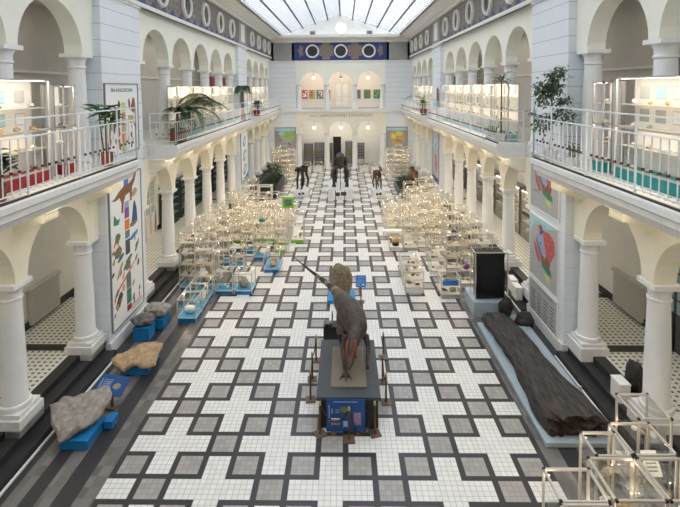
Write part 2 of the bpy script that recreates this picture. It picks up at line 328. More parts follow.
# floor: the hall, porch behind the far arcade; the aisles stand three steps higher
fl = MB(); fl.add([(-6.7, YB, 0), (6.7, YB, 0), (6.7, 38.6, 0), (-6.7, 38.6, 0), (-6.7, YB, -.2), (6.7, YB, -.2), (6.7, 38.6, -.2), (-6.7, 38.6, -.2)], [(0, 1, 2, 3), (7, 6, 5, 4), (0, 4, 5, 1), (1, 5, 6, 2), (2, 6, 7, 3), (3, 7, 4, 0)])
struct(fl.build('floor', 'floor'))
for sd in (-1, 1):
    nm = 'left' if sd < 0 else 'right'
    def bx(x0, x1, y0, y1, z0, z1): return (min(sd*x0, sd*x1), max(sd*x0, sd*x1), y0, y1, z0, z1)
    struct(B('floor_aisle_'+nm, 'aisle', bx(7.16, XW, YB, 35.5, -.2, ZP)))
    for y in (4.3, 7.6, 21.6, 24.7): struct(B('trim_floor_band', 'skirt', bx(7.17, XW-.02, y-.16, y+.16, ZP-.02, ZP+.006)))
    # black granite steps between the piers
    for (y0, y1) in ((YB, 4.72), (7.22, 21.9), (24.4, 35.5)):
        st = MB()
        for x0, z1 in ((6.25, .15), (6.55, .3), (6.86, .45)): st.box(*bx(x0, 7.16, y0, y1, -.2 if z1 < .2 else z1-.15, z1))
        struct(st.build('floor_steps_'+nm, 'step'))
        struct(B('trim_floor_strip', 'stone', bx(6.17, 6.22, y0+.02, y1-.02, 0, .035)))
    # piers with a plinth
    for (y0, y1) in PIERS:
        p = MB().box(*bx(XP, XB+.1, y0, y1, -.2, TOPU)); p.box(*bx(XP-.05, XB, y0-.03, y1+.03, 0, .34), 1).box(*bx(XP-.05, XP, y0-.02, y1+.02, TOPU-.12, TOPU), 1)
        struct(p.build('wall_'+nm+'_pier', ['pier', 'stone']))
    # arcade walls
    for bi, (ys, (e0, e1)) in enumerate(zip(BAYS, EXT)):
        for lvl, (sp, tp, mt) in enumerate(((SPL, TOPL, 'cream'), (SPU, TOPU, 'cream2'))):
            a = MB(); xf, xb = sd*XA, sd*XB
            prev = e0
            def slab(y0, y1, z0, z1): a.box(min(xf, xb), max(xf, xb), y0, y1, z0, z1)
            for i in range(len(ys)-1):
                c = (ys[i]+ys[i+1])/2; r = (ys[i+1]-ys[i])/2-(.19 if lvl == 0 else .165)
                slab(prev, c-r, sp, tp); prev = c+r
                n = 18; pts = [(c-r*math.cos(PI*k/n), sp+r*math.sin(PI*k/n)) for k in range(n+1)]
                for k in range(n):
                    (ya, za), (yb, zb) = pts[k], pts[k+1]
                    a.add([(xf, ya, za), (xf, yb, zb), (xf, yb, tp), (xf, ya, tp), (xb, ya, za), (xb, yb, zb), (xb, yb, tp), (xb, ya, tp)], [(0, 1, 2, 3), (7, 6, 5, 4), (0, 4, 5, 1), (3, 2, 6, 7)])
            slab(prev, e1, sp, tp)
            if bi == 0: slab(e0, -4.6, ZG if lvl else ZP, sp)
            struct(a.build('wall_'+nm+('_gallery' if lvl else ''), mt))
    # aisle and gallery back walls, ceilings, gallery floor
    struct(B('wall_aisle_'+nm, 'white', bx(XW, XW+.2, YB, 38.6, -.2, ZG-.4)))
    struct(B('wall_gallery_'+nm, 'greywall', bx(XW, XW+.2, YB, 35.5, ZG-.4, 10.4)))
    struct(B('baseboard_'+nm, 'skirt', bx(XW-.04, XW, YB, 35.4, ZP, ZP+.22)))
    struct(B('trim_gallery_'+nm, 'white', bx(XW-.05, XW, YB, 35.4, 8.1, 8.18)))
    struct(B('ceiling_gallery_'+nm, 'greywall', bx(XB-.02, XW, YB, 35.5, 10.25, 10.45)))
    struct(B('floor_gallery_'+nm, ['gtile'], bx(XA+.01, XW, YB, 35.5, TOPL+.02, ZG)))
    # balcony slabs with a moulded edge and brackets
    for bi, (y0, y1) in enumerate(((YB, 4.95), (8.2, 21.95), (24.7, 35.5))):
        xo = 5.55 if bi != 1 else 5.62
        prof = [(XA, 5.6), (xo+.02, 5.6), (xo, 5.56), (xo, 5.44), (xo+.06, 5.4), (xo+.06, 5.28), (xo+.13, 5.24), (xo+.2, 5.1), (XA, 5.1)]
        s_ = MB().prism([(sd*x, y0, z) for x, z in prof], (0, y1-y0, 0))
        s_.box(*bx(xo+.1, XA, y0+.02, y1-.02, 5.6, 5.604), 1).box(*bx(xo+.03, xo+.09, y0+.02, y1-.02, 5.6, 5.635), 2)
        struct(s_.build('floor_balcony_'+nm, ['stone', 'gtile', 'skirt']))
        br = [y for y in BAYS[bi] if y0 < y < y1+.01] + ([8.45] if bi == 1 else [])
        for y in br:
            b_ = MB().box(*bx(5.95, XA+.02, y-.24, y+.24, 4.82, 5.1)).box(*bx(5.88, XA+.02, y-.28, y+.28, 5.03, 5.1)).box(*bx(5.93, XA, y-.2, y+.2, 4.87, 4.98)).prism([(sd*6.0, y-.2, 4.82), (sd*6.5, y-.2, 4.6), (sd*XA, y-.2, 4.6), (sd*XA, y-.2, 4.82)], (0, .4, 0))
            struct(b_.build('trim_bracket_'+nm, 'cream'))
    # mosaic frieze, upper cornice
    struct(B('wall_frieze_'+nm, frieze_mat(1) if sd < 0 else bpy.data.materials['frieze_mosaic_1'], bx(XP, 6.85, YB, YF, TOPU, 12.0)))
    struct(B('trim_frieze_'+nm, 'stone', bx(XP-.1, XP, YB, YF, TOPU-.04, TOPU+.08)))
    for y0, y1 in PIERS: struct(B('trim_frieze_panel', 'midgrey', bx(XP-.03, XP, y0+.1, y1-.1, TOPU+.12, 11.98))); struct(B('trim_frieze_panel', 'cwhite', bx(XP-.05, XP-.03, y0+.7, y1-.7, TOPU+.3, 11.8)))
    cor = [(6.6, 11.95), (6.25, 11.95), (6.22, 12.03), (6.05, 12.08), (5.75, 12.22), (5.55, 12.28), (5.5, 12.4), (5.35, 12.42), (5.35, 12.6), (6.6, 12.6)]
    struct(MB().prism([(sd*x, YB, z) for x, z in cor], (0, YF-YB, 0)).build('trim_cornice_'+nm, 'white'))
    # round windows in the frieze
    for bi, ys in enumerate(BAYS):
        for i in range(len(ys)-1):
            c = (ys[i]+ys[i+1])/2
            w = MB().lathe([(.47, 0), (.47, .03)], seg=28).build('window_1', 'winglass', None, False, (sd*(XP-.002), c, 11.17), (0, -sd*PI/2, 0)); struct(w)
            prof = [(.44, 0), (.44, .1), (.5, .14), (.56, .1), (.58, 0)]
            MB().lathe(prof+[(.44, 0)], seg=28).build('window_frame', 'winring', w, True)

# columns: one of each kind, then copies
def make_column(h, plinth):
    t = thing('stone_column', '', 'column')
    z = 0
    if plinth:
        p = MB().box(-.37, .37, -.4, .4, 0, .2).box(-.33, .33, -.35, .35, .2, .3)
        p.build('plinth', 'stone', t); z = .3
    s = MB().lathe([(.31, z), (.33, z+.05), (.31, z+.11), (.275, z+.13), (.27, z+.18), (.252, z+.22), (.248, h*.45), (.21, h-.42), (.21, h-.4)], seg=24)
    s.build('shaft', 'col', t, True)
    c = MB().lathe([(.21, h-.4), (.235, h-.38), (.235, h-.34), (.215, h-.33), (.215, h-.22), (.255, h-.13), (.28, h-.1)], seg=24).box(-.295, .295, -.295, .295, h-.1, h)
    c.build('capital', 'col', t, 'ang')
    return t
cl, cu = make_column(SPL-ZP, True), make_column(SPU-ZG, False)
used = {}
NAMES = ['near the camera', 'between the two big piers', 'beyond the second pier']
for sd in (-1, 1):
    nm = 'left' if sd < 0 else 'right'
    for bi, ys in enumerate(BAYS):
        for i, y in enumerate(ys):
            if bi == 0 and i == 0: continue
            for lvl, src in enumerate((cl, cu)):
                lab = 'white round column of the %s %s arcade, %s' % (nm, ('gallery' if lvl else 'ground floor'), NAMES[bi])
                g = '%s %s columns %s' % (nm, 'gallery' if lvl else 'ground floor', NAMES[bi])
                if bi == 0 and i == 3: lab = 'white round column of the %s against the near %s pier' % ('gallery' if lvl else 'ground floor', nm); g = None
                elif bi == 0 and i == 2: lab = 'white round column at the %s edge of the photo, %s' % (nm, 'on the gallery' if lvl else 'standing on the steps'); g = None
                loc = (sd*XC, y, ZG if lvl else ZP)
                if src not in used: used[src] = 1; src.location = loc; src['label'] = lab; r = src
                else: r = copy_tree(src, loc, None, lab)
                if g: r['group'] = g
                elif 'group' in r: del r['group']
                if not lvl:   # lower half of the plinth that reaches down over the step
                    B('plinth_foot', 'stone', (-.37 if sd > 0 else .05, -.05 if sd > 0 else .37, -.4, .4, -.15, 0), r)

# far wall with three arches on both storeys
fy0, fy1 = YF, YF+.55
FC = [-3.92, -1.31, 1.31, 3.92]
for lvl, (z0, sp, tp, mt) in enumerate(((0, 3.4, 5.6, 'cream'), (5.62, 7.95, 10.0, 'cream2'))):
    a = MB()
    for s_ in (-1, 1): a.box(min(s_*4.16, s_*XW), max(s_*4.16, s_*XW), fy0, fy1, z0-(.2 if lvl == 0 else 0), tp if lvl == 0 else 12.6, 1)
    prev = -4.16
    for i in range(3):
        c = (FC[i]+FC[i+1])/2; r = 1.3-.2; n = 20
        a.box(prev, c-r, fy0, fy1, sp, tp); prev = c+r
        pts = [(c-r*math.cos(PI*k/n), sp+r*math.sin(PI*k/n)) for k in range(n+1)]
        for k in range(n):
            (xa, za), (xb, zb) = pts[k], pts[k+1]
            a.add([(xa, fy0, za), (xb, fy0, zb), (xb, fy0, tp), (xa, fy0, tp), (xa, fy1, za), (xb, fy1, zb), (xb, fy1, tp), (xa, fy1, tp)], [(3, 2, 1, 0), (4, 5, 6, 7), (1, 5, 4, 0), (7, 6, 2, 3)])
    a.box(prev, 4.16, fy0, fy1, sp, tp)
    struct(a.build('wall_far'+('_gallery' if lvl else ''), [mt, 'pier']))
for lvl, (z0, h) in enumerate(((0, 3.4), (5.62, 7.95-5.62))):
    src = make_column(h, False); first = True
    for i, x in enumerate(FC):
        lab = 'slim white column of the far wall %s, %s' % ('gallery' if lvl else 'ground floor', ['outermost on the left', 'between left and middle arch', 'between middle and right arch', 'outermost on the right'][i])
        if first: src.location = (x, YF+.27, z0); src['label'] = lab; first = False
        else: copy_tree(src, (x, YF+.27, z0), None, lab)
struct(B('wall_frieze_far', frieze_mat(0), (-6.43, 6.43, YF, YF+.5, 10.0, 12.0)))
struct(B('trim_frieze_far', 'stone', (-6.43, 6.43, YF-.08, YF, 9.97, 10.1)))
for x0, x1 in ((-6.2, -4.5), (4.5, 6.2)): struct(B('trim_frieze_panel', 'midgrey', (x0, x1, YF-.03, YF, 10.15, 11.85)))
struct(B('trim_frieze_panel', 'friezeblue', (-4.3, 4.3, YF-.015, YF, 10.12, 11.9)))
for x0, x1 in ((-1.95, -.65), (.7, 2.0)): struct(B('trim_frieze_panel', 'friezeb', (x0, x1, YF-.03, YF-.01, 10.5, 11.5))); struct(B('trim_frieze_panel', 'friezeb', (x0+.3, x1-.3, YF-.035, YF-.01, 10.2, 11.85)))
for x in (-3.65, 3.7): struct(MB().prism([(x+.3*math.cos(a*PI/5)*(1 if a % 2 else .6), YF-.03, 11.0+.7*math.sin(a*PI/5)*(1 if a % 2 else .6)) for a in range(10)], (0, .02, 0)).build('trim_frieze_ornament', 'friezeb'))
for x in (-2.58, .04, 2.64):
    w = MB().lathe([(.5, 0), (.5, .03)], seg=32).build('window_2', 'winglass', None, False, (x, YF-.002, 10.95), (PI/2, 0, 0)); struct(w)
    MB().lathe([(.48, 0), (.48, .1), (.54, .14), (.62, .1), (.64, 0), (.48, 0)], seg=32).build('window_frame', 'winring', w, True)
struct(MB().prism([(-6.43, YF-x, z) for x, z in ((0, 11.75), (.18, 11.75), (.2, 11.85), (.5, 12.05), (.75, 12.15), (.8, 12.4), (0, 12.4))], (12.86, 0, 0)).build('trim_cornice_far', 'white'))
# gable under the skylight, round lamp window and vents
ZE, ZR = 12.45, 14.25
gp = [(-5.5, 12.3)] + [(5.4*math.sin(t*PI/16*1.0), ZE+(ZR-ZE)*(1-abs(math.sin(t*PI/16)))**.92) for t in range(-8, 9)] + [(5.5, 12.3)]
struct(MB().prism([(x, YF-.02, z) for x, z in gp], (0, .3, 0)).build('wall_far_gable', 'white'))
w = MB().lathe([(.5, 0), (.5, .03)], seg=32).build('window_3', 'winlight', None, False, (.08, YF-.03, 13.05), (PI/2, 0, 0)); struct(w)
MB().lathe([(.49, 0), (.49, .06), (.56, .06), (.57, 0), (.49, 0)], seg=32).build('window_frame', 'winring', w, True)
for x, s_ in ((-2.55, 'left'), (2.7, 'right')):
    v = thing('wall_vent', 'small grey square vent on the gable, %s of the round window' % s_, 'vent', (x, YF-.04, 12.6))
    B('frame', 'cgrey', (-.26, .26, -.03, .02, -.2, .2), v); MB().box(-.2, .2, -.05, -.031, -.12, -.06).box(-.2, .2, -.05, -.031, -.02, .04).box(-.2, .2, -.05, -.031, .08, .14).build('slat', 'c_dgr', v)
# porch and gallery behind the far arcade
struct(B('wall_porch', 'white', (-6.3, 6.3, 38.6, 38.8, -.2, 5.5)))
struct(B('wall_far_gallery_back', 'pinkwall', (-6.3, 6.3, 38.6, 38.8, 5.5, 10.2)))
struct(B('floor_far_gallery', 'white', (-9.2, 9.2, YF-.1, 38.6, 5.3, 5.62)))
struct(B('ceiling_far_gallery', 'pinkwall', (-6.3, 6.3, YF+.56, 38.6, 9.95, 10.1)))
for s_ in (-1, 1): struct(B('wall_porch_side', 'pinkwall', (min(s_*6.3, s_*6.5), max(s_*6.3, s_*6.5), YF+.56, 38.6, 0, 10.0)))
# near end wall behind the viewpoint
struct(B('wall_near', 'white', (-9.4, 9.4, YB-.2, YB, -.2, 14.6)))
# roof over the galleries
for sd in (-1, 1): struct(B('ceiling_outer', 'white', (min(sd*6.6, sd*9.4), max(sd*6.6, sd*9.4), YB, YF, 10.46, 10.6)))
# skylight: glass slopes, lengthwise bars, fine cross bars
for sd in (-1, 1):
    nm = 'left' if sd < 0 else 'right'
    P = lambda t, dz=0: (sd*5.4*(1-t), ZE+(ZR-ZE)*t+dz)
    (xa, za), (xb, zb) = P(0), P(1)
    g = MB().add([(xa, YB, za), (xb, YB, zb), (xb, YF, zb), (xa, YF, za)], [(0, 1, 2, 3)]).build('window_4', 'skyglass'); struct(g)
    fb = MB()
    y = YB+.3
    while y < YF:
        (x1, z1), (x2, z2) = P(.02, -.03), P(.99, -.03); fb.bar((x1, y, z1), (x2, y, z2), .05, 0, .04); y += .5
    fb.build('glazing_bar', 'skyfine', g)
    for t in (.0, .165, .37, .58, .79):
        x1, z1 = P(t, -.05); MB().bar((x1, YB, z1), (x1, YF, z1), .09, 0, .1).build('frame', 'skybar', g)
struct(MB().bar((0, YB, ZR-.06), (0, YF, ZR-.06), .12, 0, .12).build('trim_ridge', 'skybar'))
# inscription on the far wall
def text(name, s, size, loc, rot, mat, parent=None, ext=.006, align='CENTER', sx=1):
    cu = bpy.data.curves.new(name, 'FONT'); cu.body = s; cu.size = size; cu.extrude = ext; cu.align_x = align; cu.align_y = 'CENTER'
    tmp = bpy.data.objects.new('tmp', cu); COL.objects.link(tmp)
    dg = bpy.context.evaluated_depsgraph_get(); me = bpy.data.meshes.new_from_object(tmp.evaluated_get(dg)); bpy.data.objects.remove(tmp)
    me.materials.clear(); me.materials.append(M[mat])
    for v in me.vertices: v.co.x *= sx
    return link(name, me, parent, loc, rot)
ins = thing('inscription', 'grey raised letter inscription across the far wall above the arches', 'inscription', (0, YF-.004, 4.98))
for wd, x0, x1, sz in (('Salus', -2.85, -2.15, .24), ('NARODOWEMU', -1.95, .55, .36), ('I', .75, .82, .36), ('PRZEMYSŁOWI', 1.0, 2.9, .36)):
    o = text('word', wd, sz, ((x0+x1)/2, 0, 0), (PI/2, 0, 0), 'letter', ins)
    bb = [v.co.x for v in o.data.vertices]; k_ = (x1-x0)/(max(bb)-min(bb))
    for v in o.data.vertices: v.co.x *= k_
# ------------------------------------------------------------------ railings
def rparts(h1, h2): return MB().box(-.009, .009, -.009, .009, .1, h1-.01).box(-.02, .02, -.02, .02, h1*.42, h1*.42+.05, 1).mesh('baluster', ['rail', 'bead']), MB().box(-.016, .016, -.016, .016, 0, h2).mesh('post', 'rail')
RP = {1.1: rparts(1.1, 1.44), .78: rparts(.78, 1.1)}
def railing(pts, label, group=None, step=.22, h1=1.1, h2=1.44):
    RAILB, RAILP = RP[h1]
    t = thing('balcony_railing', label, 'railing', (pts[0][0], pts[0][1], ZG+.03), 0, group)
    o = Vector((*pts[0], 0)); P = [Vector((*p, 0))-o for p in pts]
    for nm, z, w, mt in (('top_rail', h2, .036, 'rail'), ('hand_rail', h1, .036, 'rail'), ('bottom_rail', .1, .028, 'rail')):
        r = MB()
        for a, b in zip(P, P[1:]):
            d = (b-a).normalized()*.02; r.bar(a-d+Vector((0, 0, z)), b+d+Vector((0, 0, z)), w, 0, w*.8)
        r.build(nm, mt, t)
    for a, b in zip(P, P[1:]):
        L = (b-a).length; n = max(1, round(L/step)); per = max(2, round(1.75/step))
        for i in range(n+1):
            p = a+(b-a)*(i/n)
            if i % per == 0 or i == n: link('post', RAILP, t, p)
            else: link('baluster', RAILB, t, p)
    return t
for sd in (-1, 1):
    nm = 'left' if sd < 0 else 'right'
    railing([(sd*5.6, -3.2), (sd*5.6, 4.9), (sd*6.36, 4.9)], 'white metal railing of the near %s balcony beside the big pier' % nm)
    railing([(sd*6.58, 8.26), (sd*5.68, 8.26), (sd*5.68, 21.9)], 'white metal railing of the long middle balcony on the %s' % nm, None, .22, .78, 1.1)
    railing([(sd*6.36, 24.76), (sd*5.6, 24.76), (sd*5.6, 35.4)], 'white metal railing of the farthest %s balcony reaching the end wall' % nm, None, .26, .78, 1.1)
for i in range(3):
    x0, x1 = FC[i]+.24, FC[i+1]-.24
    t = thing('gallery_railing', 'low white railing in the %s arch of the far gallery' % ['left', 'middle', 'right'][i], 'railing', (x0, YF+.25, 5.62))
    w = x1-x0; MB().box(0, w, -.03, .03, .86, .92).build('hand_rail', 'rail', t); MB().box(0, w, -.03, .03, .03, .08).build('bottom_rail', 'black', t)
    g = MB(); x = .08
    while x < w: g.box(x-.012, x+.012, -.012, .012, .08, .86); x += .15
    g.build('grille', 'rail', t)

# ------------------------------------------------------------------ flat prints, posters, maps
def ell(u, v, a, b, rot=0, n=14, jag=0):
    out = []
    for k in range(n):
        t = 2*PI*k/n; r = 1+jag*(R.random()-.5)
        x, y = a*math.cos(t)*r, b*math.sin(t)*r
        out.append((u+x*math.cos(rot)-y*math.sin(rot), v+x*math.sin(rot)+y*math.cos(rot)))
    return out
def rect(u0, u1, v0, v1): return [(u0, v0), (u1, v0), (u1, v1), (u0, v1)]
def poster(name, label, cat, w, h, loc, rz, frame, sheet, prints, group=None, fw=.03):
    """prints: (polygon in metres from the lower left corner, material)"""
    t = thing(name, label, cat, loc, rz, group)
    MB().box(-fw, 0, -.04, .01, -fw, h+fw).box(w, w+fw, -.04, .01, -fw, h+fw).box(0, w, -.04, .01, -fw, 0).box(0, w, -.04, .01, h, h+fw).build('frame', frame, t)
    B('sheet', sheet, (0, w, -.02, .008, 0, h), t)
    mats = []; p = MB()
    for i, (poly, mt) in enumerate(prints):
        if mt not in mats: mats.append(mt)
        p.prism([(u, -.0202-.0004*(i % 12), v) for u, v in poly], (0, -.002, 0), mats.index(mt))
    if prints: p.build('print', mats, t)
    return t
LW, RW = -PI/2, PI/2     # turned so the sheet faces the hall
def leftwall(y0, z): return (-XP+.012, y0, z)
# lower poster on the near left pier
def blob(u, v, s, mt, rot=0, asp=2.0): return (ell(u, v, s*.85, s*.85/asp, rot, 12, .45), mt)
pr = []
for v0, v1, mt in ((4.16, 4.6, 'c_blu'), (3.42, 3.7, 'c_vio'), (3.18, 3.5, 'c_pur'), (2.83, 3.14, 'c_org'), (2.56, 2.8, 'c_gry'), (2.06, 2.52, 'c_dgr'), (1.58, 1.9, 'c_gry'), (1.0, 1.46, 'c_gry'), (.52, .98, 'c_grn'), (.3, .48, 'red')):
    pr.append((rect(.9, 1.2, v0-.12, v1-.12), mt))
dn = [(.1, 3.78), (.3, 3.82), (.6, 3.98), (.95, 4.1), (1.25, 4.1), (1.5, 4.2), (1.66, 4.4), (1.72, 4.46), (1.86, 4.44), (1.9, 4.38), (1.76, 4.36), (1.62, 4.1), (1.45, 3.95), (1.4, 3.55), (1.3, 3.52), (1.28, 3.82), (1.0, 3.78), (.86, 3.6), (.82, 3.3), (.7, 3.28), (.72, 3.6), (.62, 3.78), (.35, 3.74)]
pr.append((dn, 'c_brn'))
pr += [([(1.35, 2.84), (1.5, 3.4), (1.6, 3.5), (1.72, 3.2), (1.76, 2.84)], 'c_dbl'), blob(1.5, 2.78, .36, 'c_olv', .1, 3.2), blob(1.5, 2.4, .36, 'c_blu', .25, 4), ([(.2, 3.05), (.25, 3.35), (.45, 3.15), (.62, 3.18), (.5, 3.0)], 'c_grn'), blob(1.62, 3.75, .26, 'c_tan', .3, 1.8), blob(.42, 2.62, .2, 'c_olv', .5, 1.2), blob(.42, 2.18, .28, 'c_olv', .3, 1.4)]
pr += [([(.2, .95), (.35, 1.1), (1.1, 1.42), (1.85, 1.72), (1.0, 1.28)], 'c_org'), blob(.3, 1.0, .16, 'c_gry', .5, 2), blob(.42, .72, .3, 'c_dbr', .8, 1.7), blob(1.05, 1.72, .42, 'c_olv', .5, 4), blob(.5, 1.6, .36, 'c_tan', .8, 4), blob(.58, 1.98, .26, 'c_dbl', .4, 4), blob(1.68, 2.0, .3, 'c_dbr', .9, 4)]
R.seed(3)
for _ in range(34):
    u = R.choice((.12, .3, .5, .68, 1.4, 1.6, 1.8)) + R.uniform(-.06, .06); v = R.uniform(.3, 2.6)
    pr.append(blob(u, v, R.uniform(.06, .13), R.choice(('c_dbr', 'c_brn', 'c_red', 'c_tan', 'c_org', 'c_olv')), R.uniform(.6, 1.6), R.uniform(1.3, 2.4)))
for k in range(4): pr.append((rect(1.2, 1.95, .1+k*.05, .115+k*.05), 'c_gry'))
poster('wall_poster', 'tall white poster of dinosaurs and fossils on the near left pier, below the balcony', 'poster', 2.06, 4.4, leftwall(4.85, .58), -RW if False else PI/2, 'frame', 'paper', pr)
# upper poster, behind the balcony railing
pr = [(rect(.95, 1.2, v, v+.28), mt) for v, mt in ((1.55, 'paper'), (1.24, 'c_yel'), (.94, 'c_tan'), (.62, 'c_tan'), (.3, 'c_org'), (-.0+.02, 'c_lim'))]
pr += [([(.3, .75), (.34, 1.2), (.55, 1.42), (.75, 1.3), (.82, .9), (.7, .62), (.6, .9), (.48, .6)], 'c_dbr'), (ell(.8, 1.32, .08, .3, .05, 12, .3), 'c_dbr'), ([(1.55, 1.3), (1.72, 1.66), (1.84, 1.62), (1.9, 1.3), (1.75, 1.15)], 'c_brn'), (ell(1.48, 1.44, .06, .2, .2, 12, .3), 'c_brn'), blob(1.6, .98, .28, 'c_tan', -.3, 2)]
R.seed(5)
for _ in range(22):
    u = R.choice((.2, .4, .62, .8, 1.4, 1.6, 1.8))+R.uniform(-.05, .05); pr.append(blob(u, R.uniform(.12, .85), R.uniform(.07, .16), R.choice(('c_dbr', 'c_brn', 'c_red', 'c_brn')), R.uniform(1, 2), R.uniform(1.4, 2.6)))
pt = poster('wall_poster', 'white mammal poster on the near left pier above the balcony, behind a potted plant', 'poster', 2.06, 2.06, leftwall(4.8, 5.68), PI/2, 'frame', 'paper', pr)
text('title', 'ERA KENOZOICZNA', .15, (1.03, -.024, 1.88), (PI/2, 0, 0), 'ink', pt, .001)

MAPP = [([(.16, .82), (.33, .9), (.47, .78), (.6, .52), (.48, .47), (.3, .67)], 'c_vio'), ([(.47, .88), (.7, .9), (.87, .83), (.9, .65), (.74, .45), (.62, .5), (.5, .75)], 'c_red'), ([(.14, .66), (.27, .56), (.41, .37), (.32, .33), (.18, .5)], 'c_red'), ([(.22, .66), (.3, .67), (.48, .47), (.42, .4), (.3, .55)], 'c_gry'),
        ([(.42, .5), (.5, .48), (.6, .53), (.75, .44), (.72, .34), (.45, .36)], 'c_brn'), ([(.41, .39), (.56, .37), (.77, .35), (.8, .25), (.65, .26), (.47, .31)], 'c_grn'), ([(.52, .22), (.7, .24), (.77, .14), (.65, .15)], 'c_yel'), ([(.3, .88), (.4, .95), (.5, .86), (.4, .78)], 'c_dbl'), ([(.28, .9), (.34, .94), (.4, .84), (.34, .82)], 'c_org')]
R.seed(11)
for _ in range(16): u = R.uniform(.25, .6); MAPP.append((ell(u, .98-u*.8+R.uniform(-.1, .08), R.uniform(.015, .04), R.uniform(.015, .03), R.uniform(0, 3), 7, .5), R.choice(('c_blu', 'c_vio', 'mapblue', 'c_vio'))))
for _ in range(10): MAPP.append((ell(R.uniform(.6, .85), R.uniform(.55, .85), R.uniform(.015, .035), .02, R.uniform(0, 3), 7, .5), R.choice(('c_red', 'pink', 'c_org'))))
def mp(w, h, sx=1, dy=0, src=MAPP): return [([(u*w, (v+dy)*h) for u, v in p], m) for p, m in src if all(-.01 < v+dy < 1.0 for u, v in p)]
Yr = 7.05
def rw(z): return (XP-.012, Yr, z)
lines = lambda w, h, u0, u1, v0, n, mt='c_dgr', t=.012, g=.04: [(rect(u0*w, u1*w, v0*h+k*g, v0*h+k*g+t), mt) for k in range(n)]
poster('wall_map', 'grey geological map on the near right pier, topmost, its top hidden by the balcony', 'map', 2.0, 1.72, rw(3.75), -PI/2, 'white', 'mapgrey', mp(2.0, 1.72)+lines(2, 1.7, .1, .3, .3, 2))
poster('wall_map', 'geological map with pale blue top corner, middle panel on the near right pier', 'map', 2.0, 1.98, rw(1.5), -PI/2, 'white', 'mapgrey', [([(0.01, 1.4), (.3, 1.75), (1.1, 1.75), (1.95, 1.95), (1.95, 1.97), (.01, 1.97)], 'mapblue')]+mp(2.0, 1.98, 1, -.04)+lines(2, 1.98, .15, .6, .9, 2, 'c_gry'))
lg = lines(2, 1.05, .3, .85, .9, 2)
for c in range(4):
    for k in range(7): lg.append((rect(.15+c*.46, .15+c*.46+R.uniform(.2, .36), .12+k*.105, .15+k*.105), 'c_dgr')); 
for k in range(4): lg.append((rect(.72, .78, .2+k*.14, .27+k*.14), 'c_red'))
poster('wall_map', 'grey map legend of small print, bottom panel on the near right pier', 'map legend', 2.0, 1.08, rw(.28), -PI/2, 'white', 'mapgrey', lg)
# second piers
pr = []
for v, in ((2.7,), (1.75,), (.8,)):
    pr += [(ell(1.1, v, .5, .32, .5, 16, .3), 'c_lblue' if False else 'lteal'), (ell(1.2, v-.02, .26, .14, .5, 12, .3), 'paper'), (ell(.7, v-.3, .12, .06, 0, 8, .3), 'c_org')]
pr.append(([(.1, .05), (2.1, .05), (2.1, .5), (.5, .1)], 'c_blu'))
poster('wall_poster', 'narrow white poster with turquoise outlines on the second left pier', 'poster', 2.2, 3.3, (-XP+.012, 22.05, 1.35), PI/2, 'frame', 'paper', pr)
pr = [([(.2, 2.2), (1.2, 2.9), (1.9, 2.5), (1.3, 2.1)], 'mapblue'), (ell(1.1, 2.4, .4, .2, .4, 12, .3), 'lteal'), (ell(1.3, 1.2, .35, .55, .3, 12, .4), 'c_red'), (ell(.8, 1.4, .3, .4, .3, 12, .4), 'c_vio'), (ell(1.2, .7, .2, .2, 0, 10, .3), 'lteal'), (rect(.05, 2.15, .02, .3), 'c_dbl')]
poster('wall_map', 'grey geological map panel on the second right pier', 'map', 2.2, 3.3, (XP-.012, 24.25, 1.3), -PI/2, 'frame', 'mapgrey', pr)
# maps on the far wall
g1 = [([(.35, 1.55), (.9, 1.7), (1.75, 1.65), (1.75, .9), (1.3, .6), (.9, .9), (.5, 1.0)], 'c_lim'), ([(.2, 1.5), (.6, 1.7), (1.0, 1.5), (.5, 1.25)], 'mapblue'), ([(.3, .9), (.8, .8), (1.2, .55), (1.6, .35), (1.5, .6), (1.0, .95)], 'c_vio'), (ell(.45, .85, .2, .09, .3, 10, .4), 'c_red'), (ell(1.35, .5, .2, .07, -.6, 10, .4), 'c_dbl'), (ell(1.1, 1.2, .2, .1, 0, 10, .4), 'lteal')]
for x0, s_, pp in ((-6.12, 'left', g1), (4.28, 'right', [([(.2, 1.3), (.5, 1.7), (1.2, 1.75), (1.65, 1.5), (1.7, .9), (1.4, .3), (.9, .4), (.4, .6)], 'c_tan'), (ell(1.15, 1.4, .35, .2, 0, 12, .5), 'c_yel'), (ell(.6, 1.2, .25, .22, 0, 12, .5), 'c_yel'), (ell(1.0, .8, .22, .07, .5, 10, .4), 'c_grn'), (ell(1.25, .7, .15, .06, .4, 10, .4), 'c_blu')])):
    pp = [([(u*.96+.04, v) for u, v in p], m) for p, m in pp] + [(rect(.02, 1.86, 1.72, 1.98), 'mapblue')]
    poster('wall_map', 'framed %s map on the far end wall, %s of the arches' % ('green' if s_ == 'left' else 'yellow', s_), 'map', 1.88, 2.0, (x0, YF-.012, 1.85), 0, 'frame', 'midgrey', pp, None, .05)
    poster('wall_map', 'plain grey framed panel under the map on the far wall, %s of the arches' % s_, 'panel', 1.88, 1.5, (x0, YF-.012, .25), 0, 'white', 'mapgrey', [], None, .05)
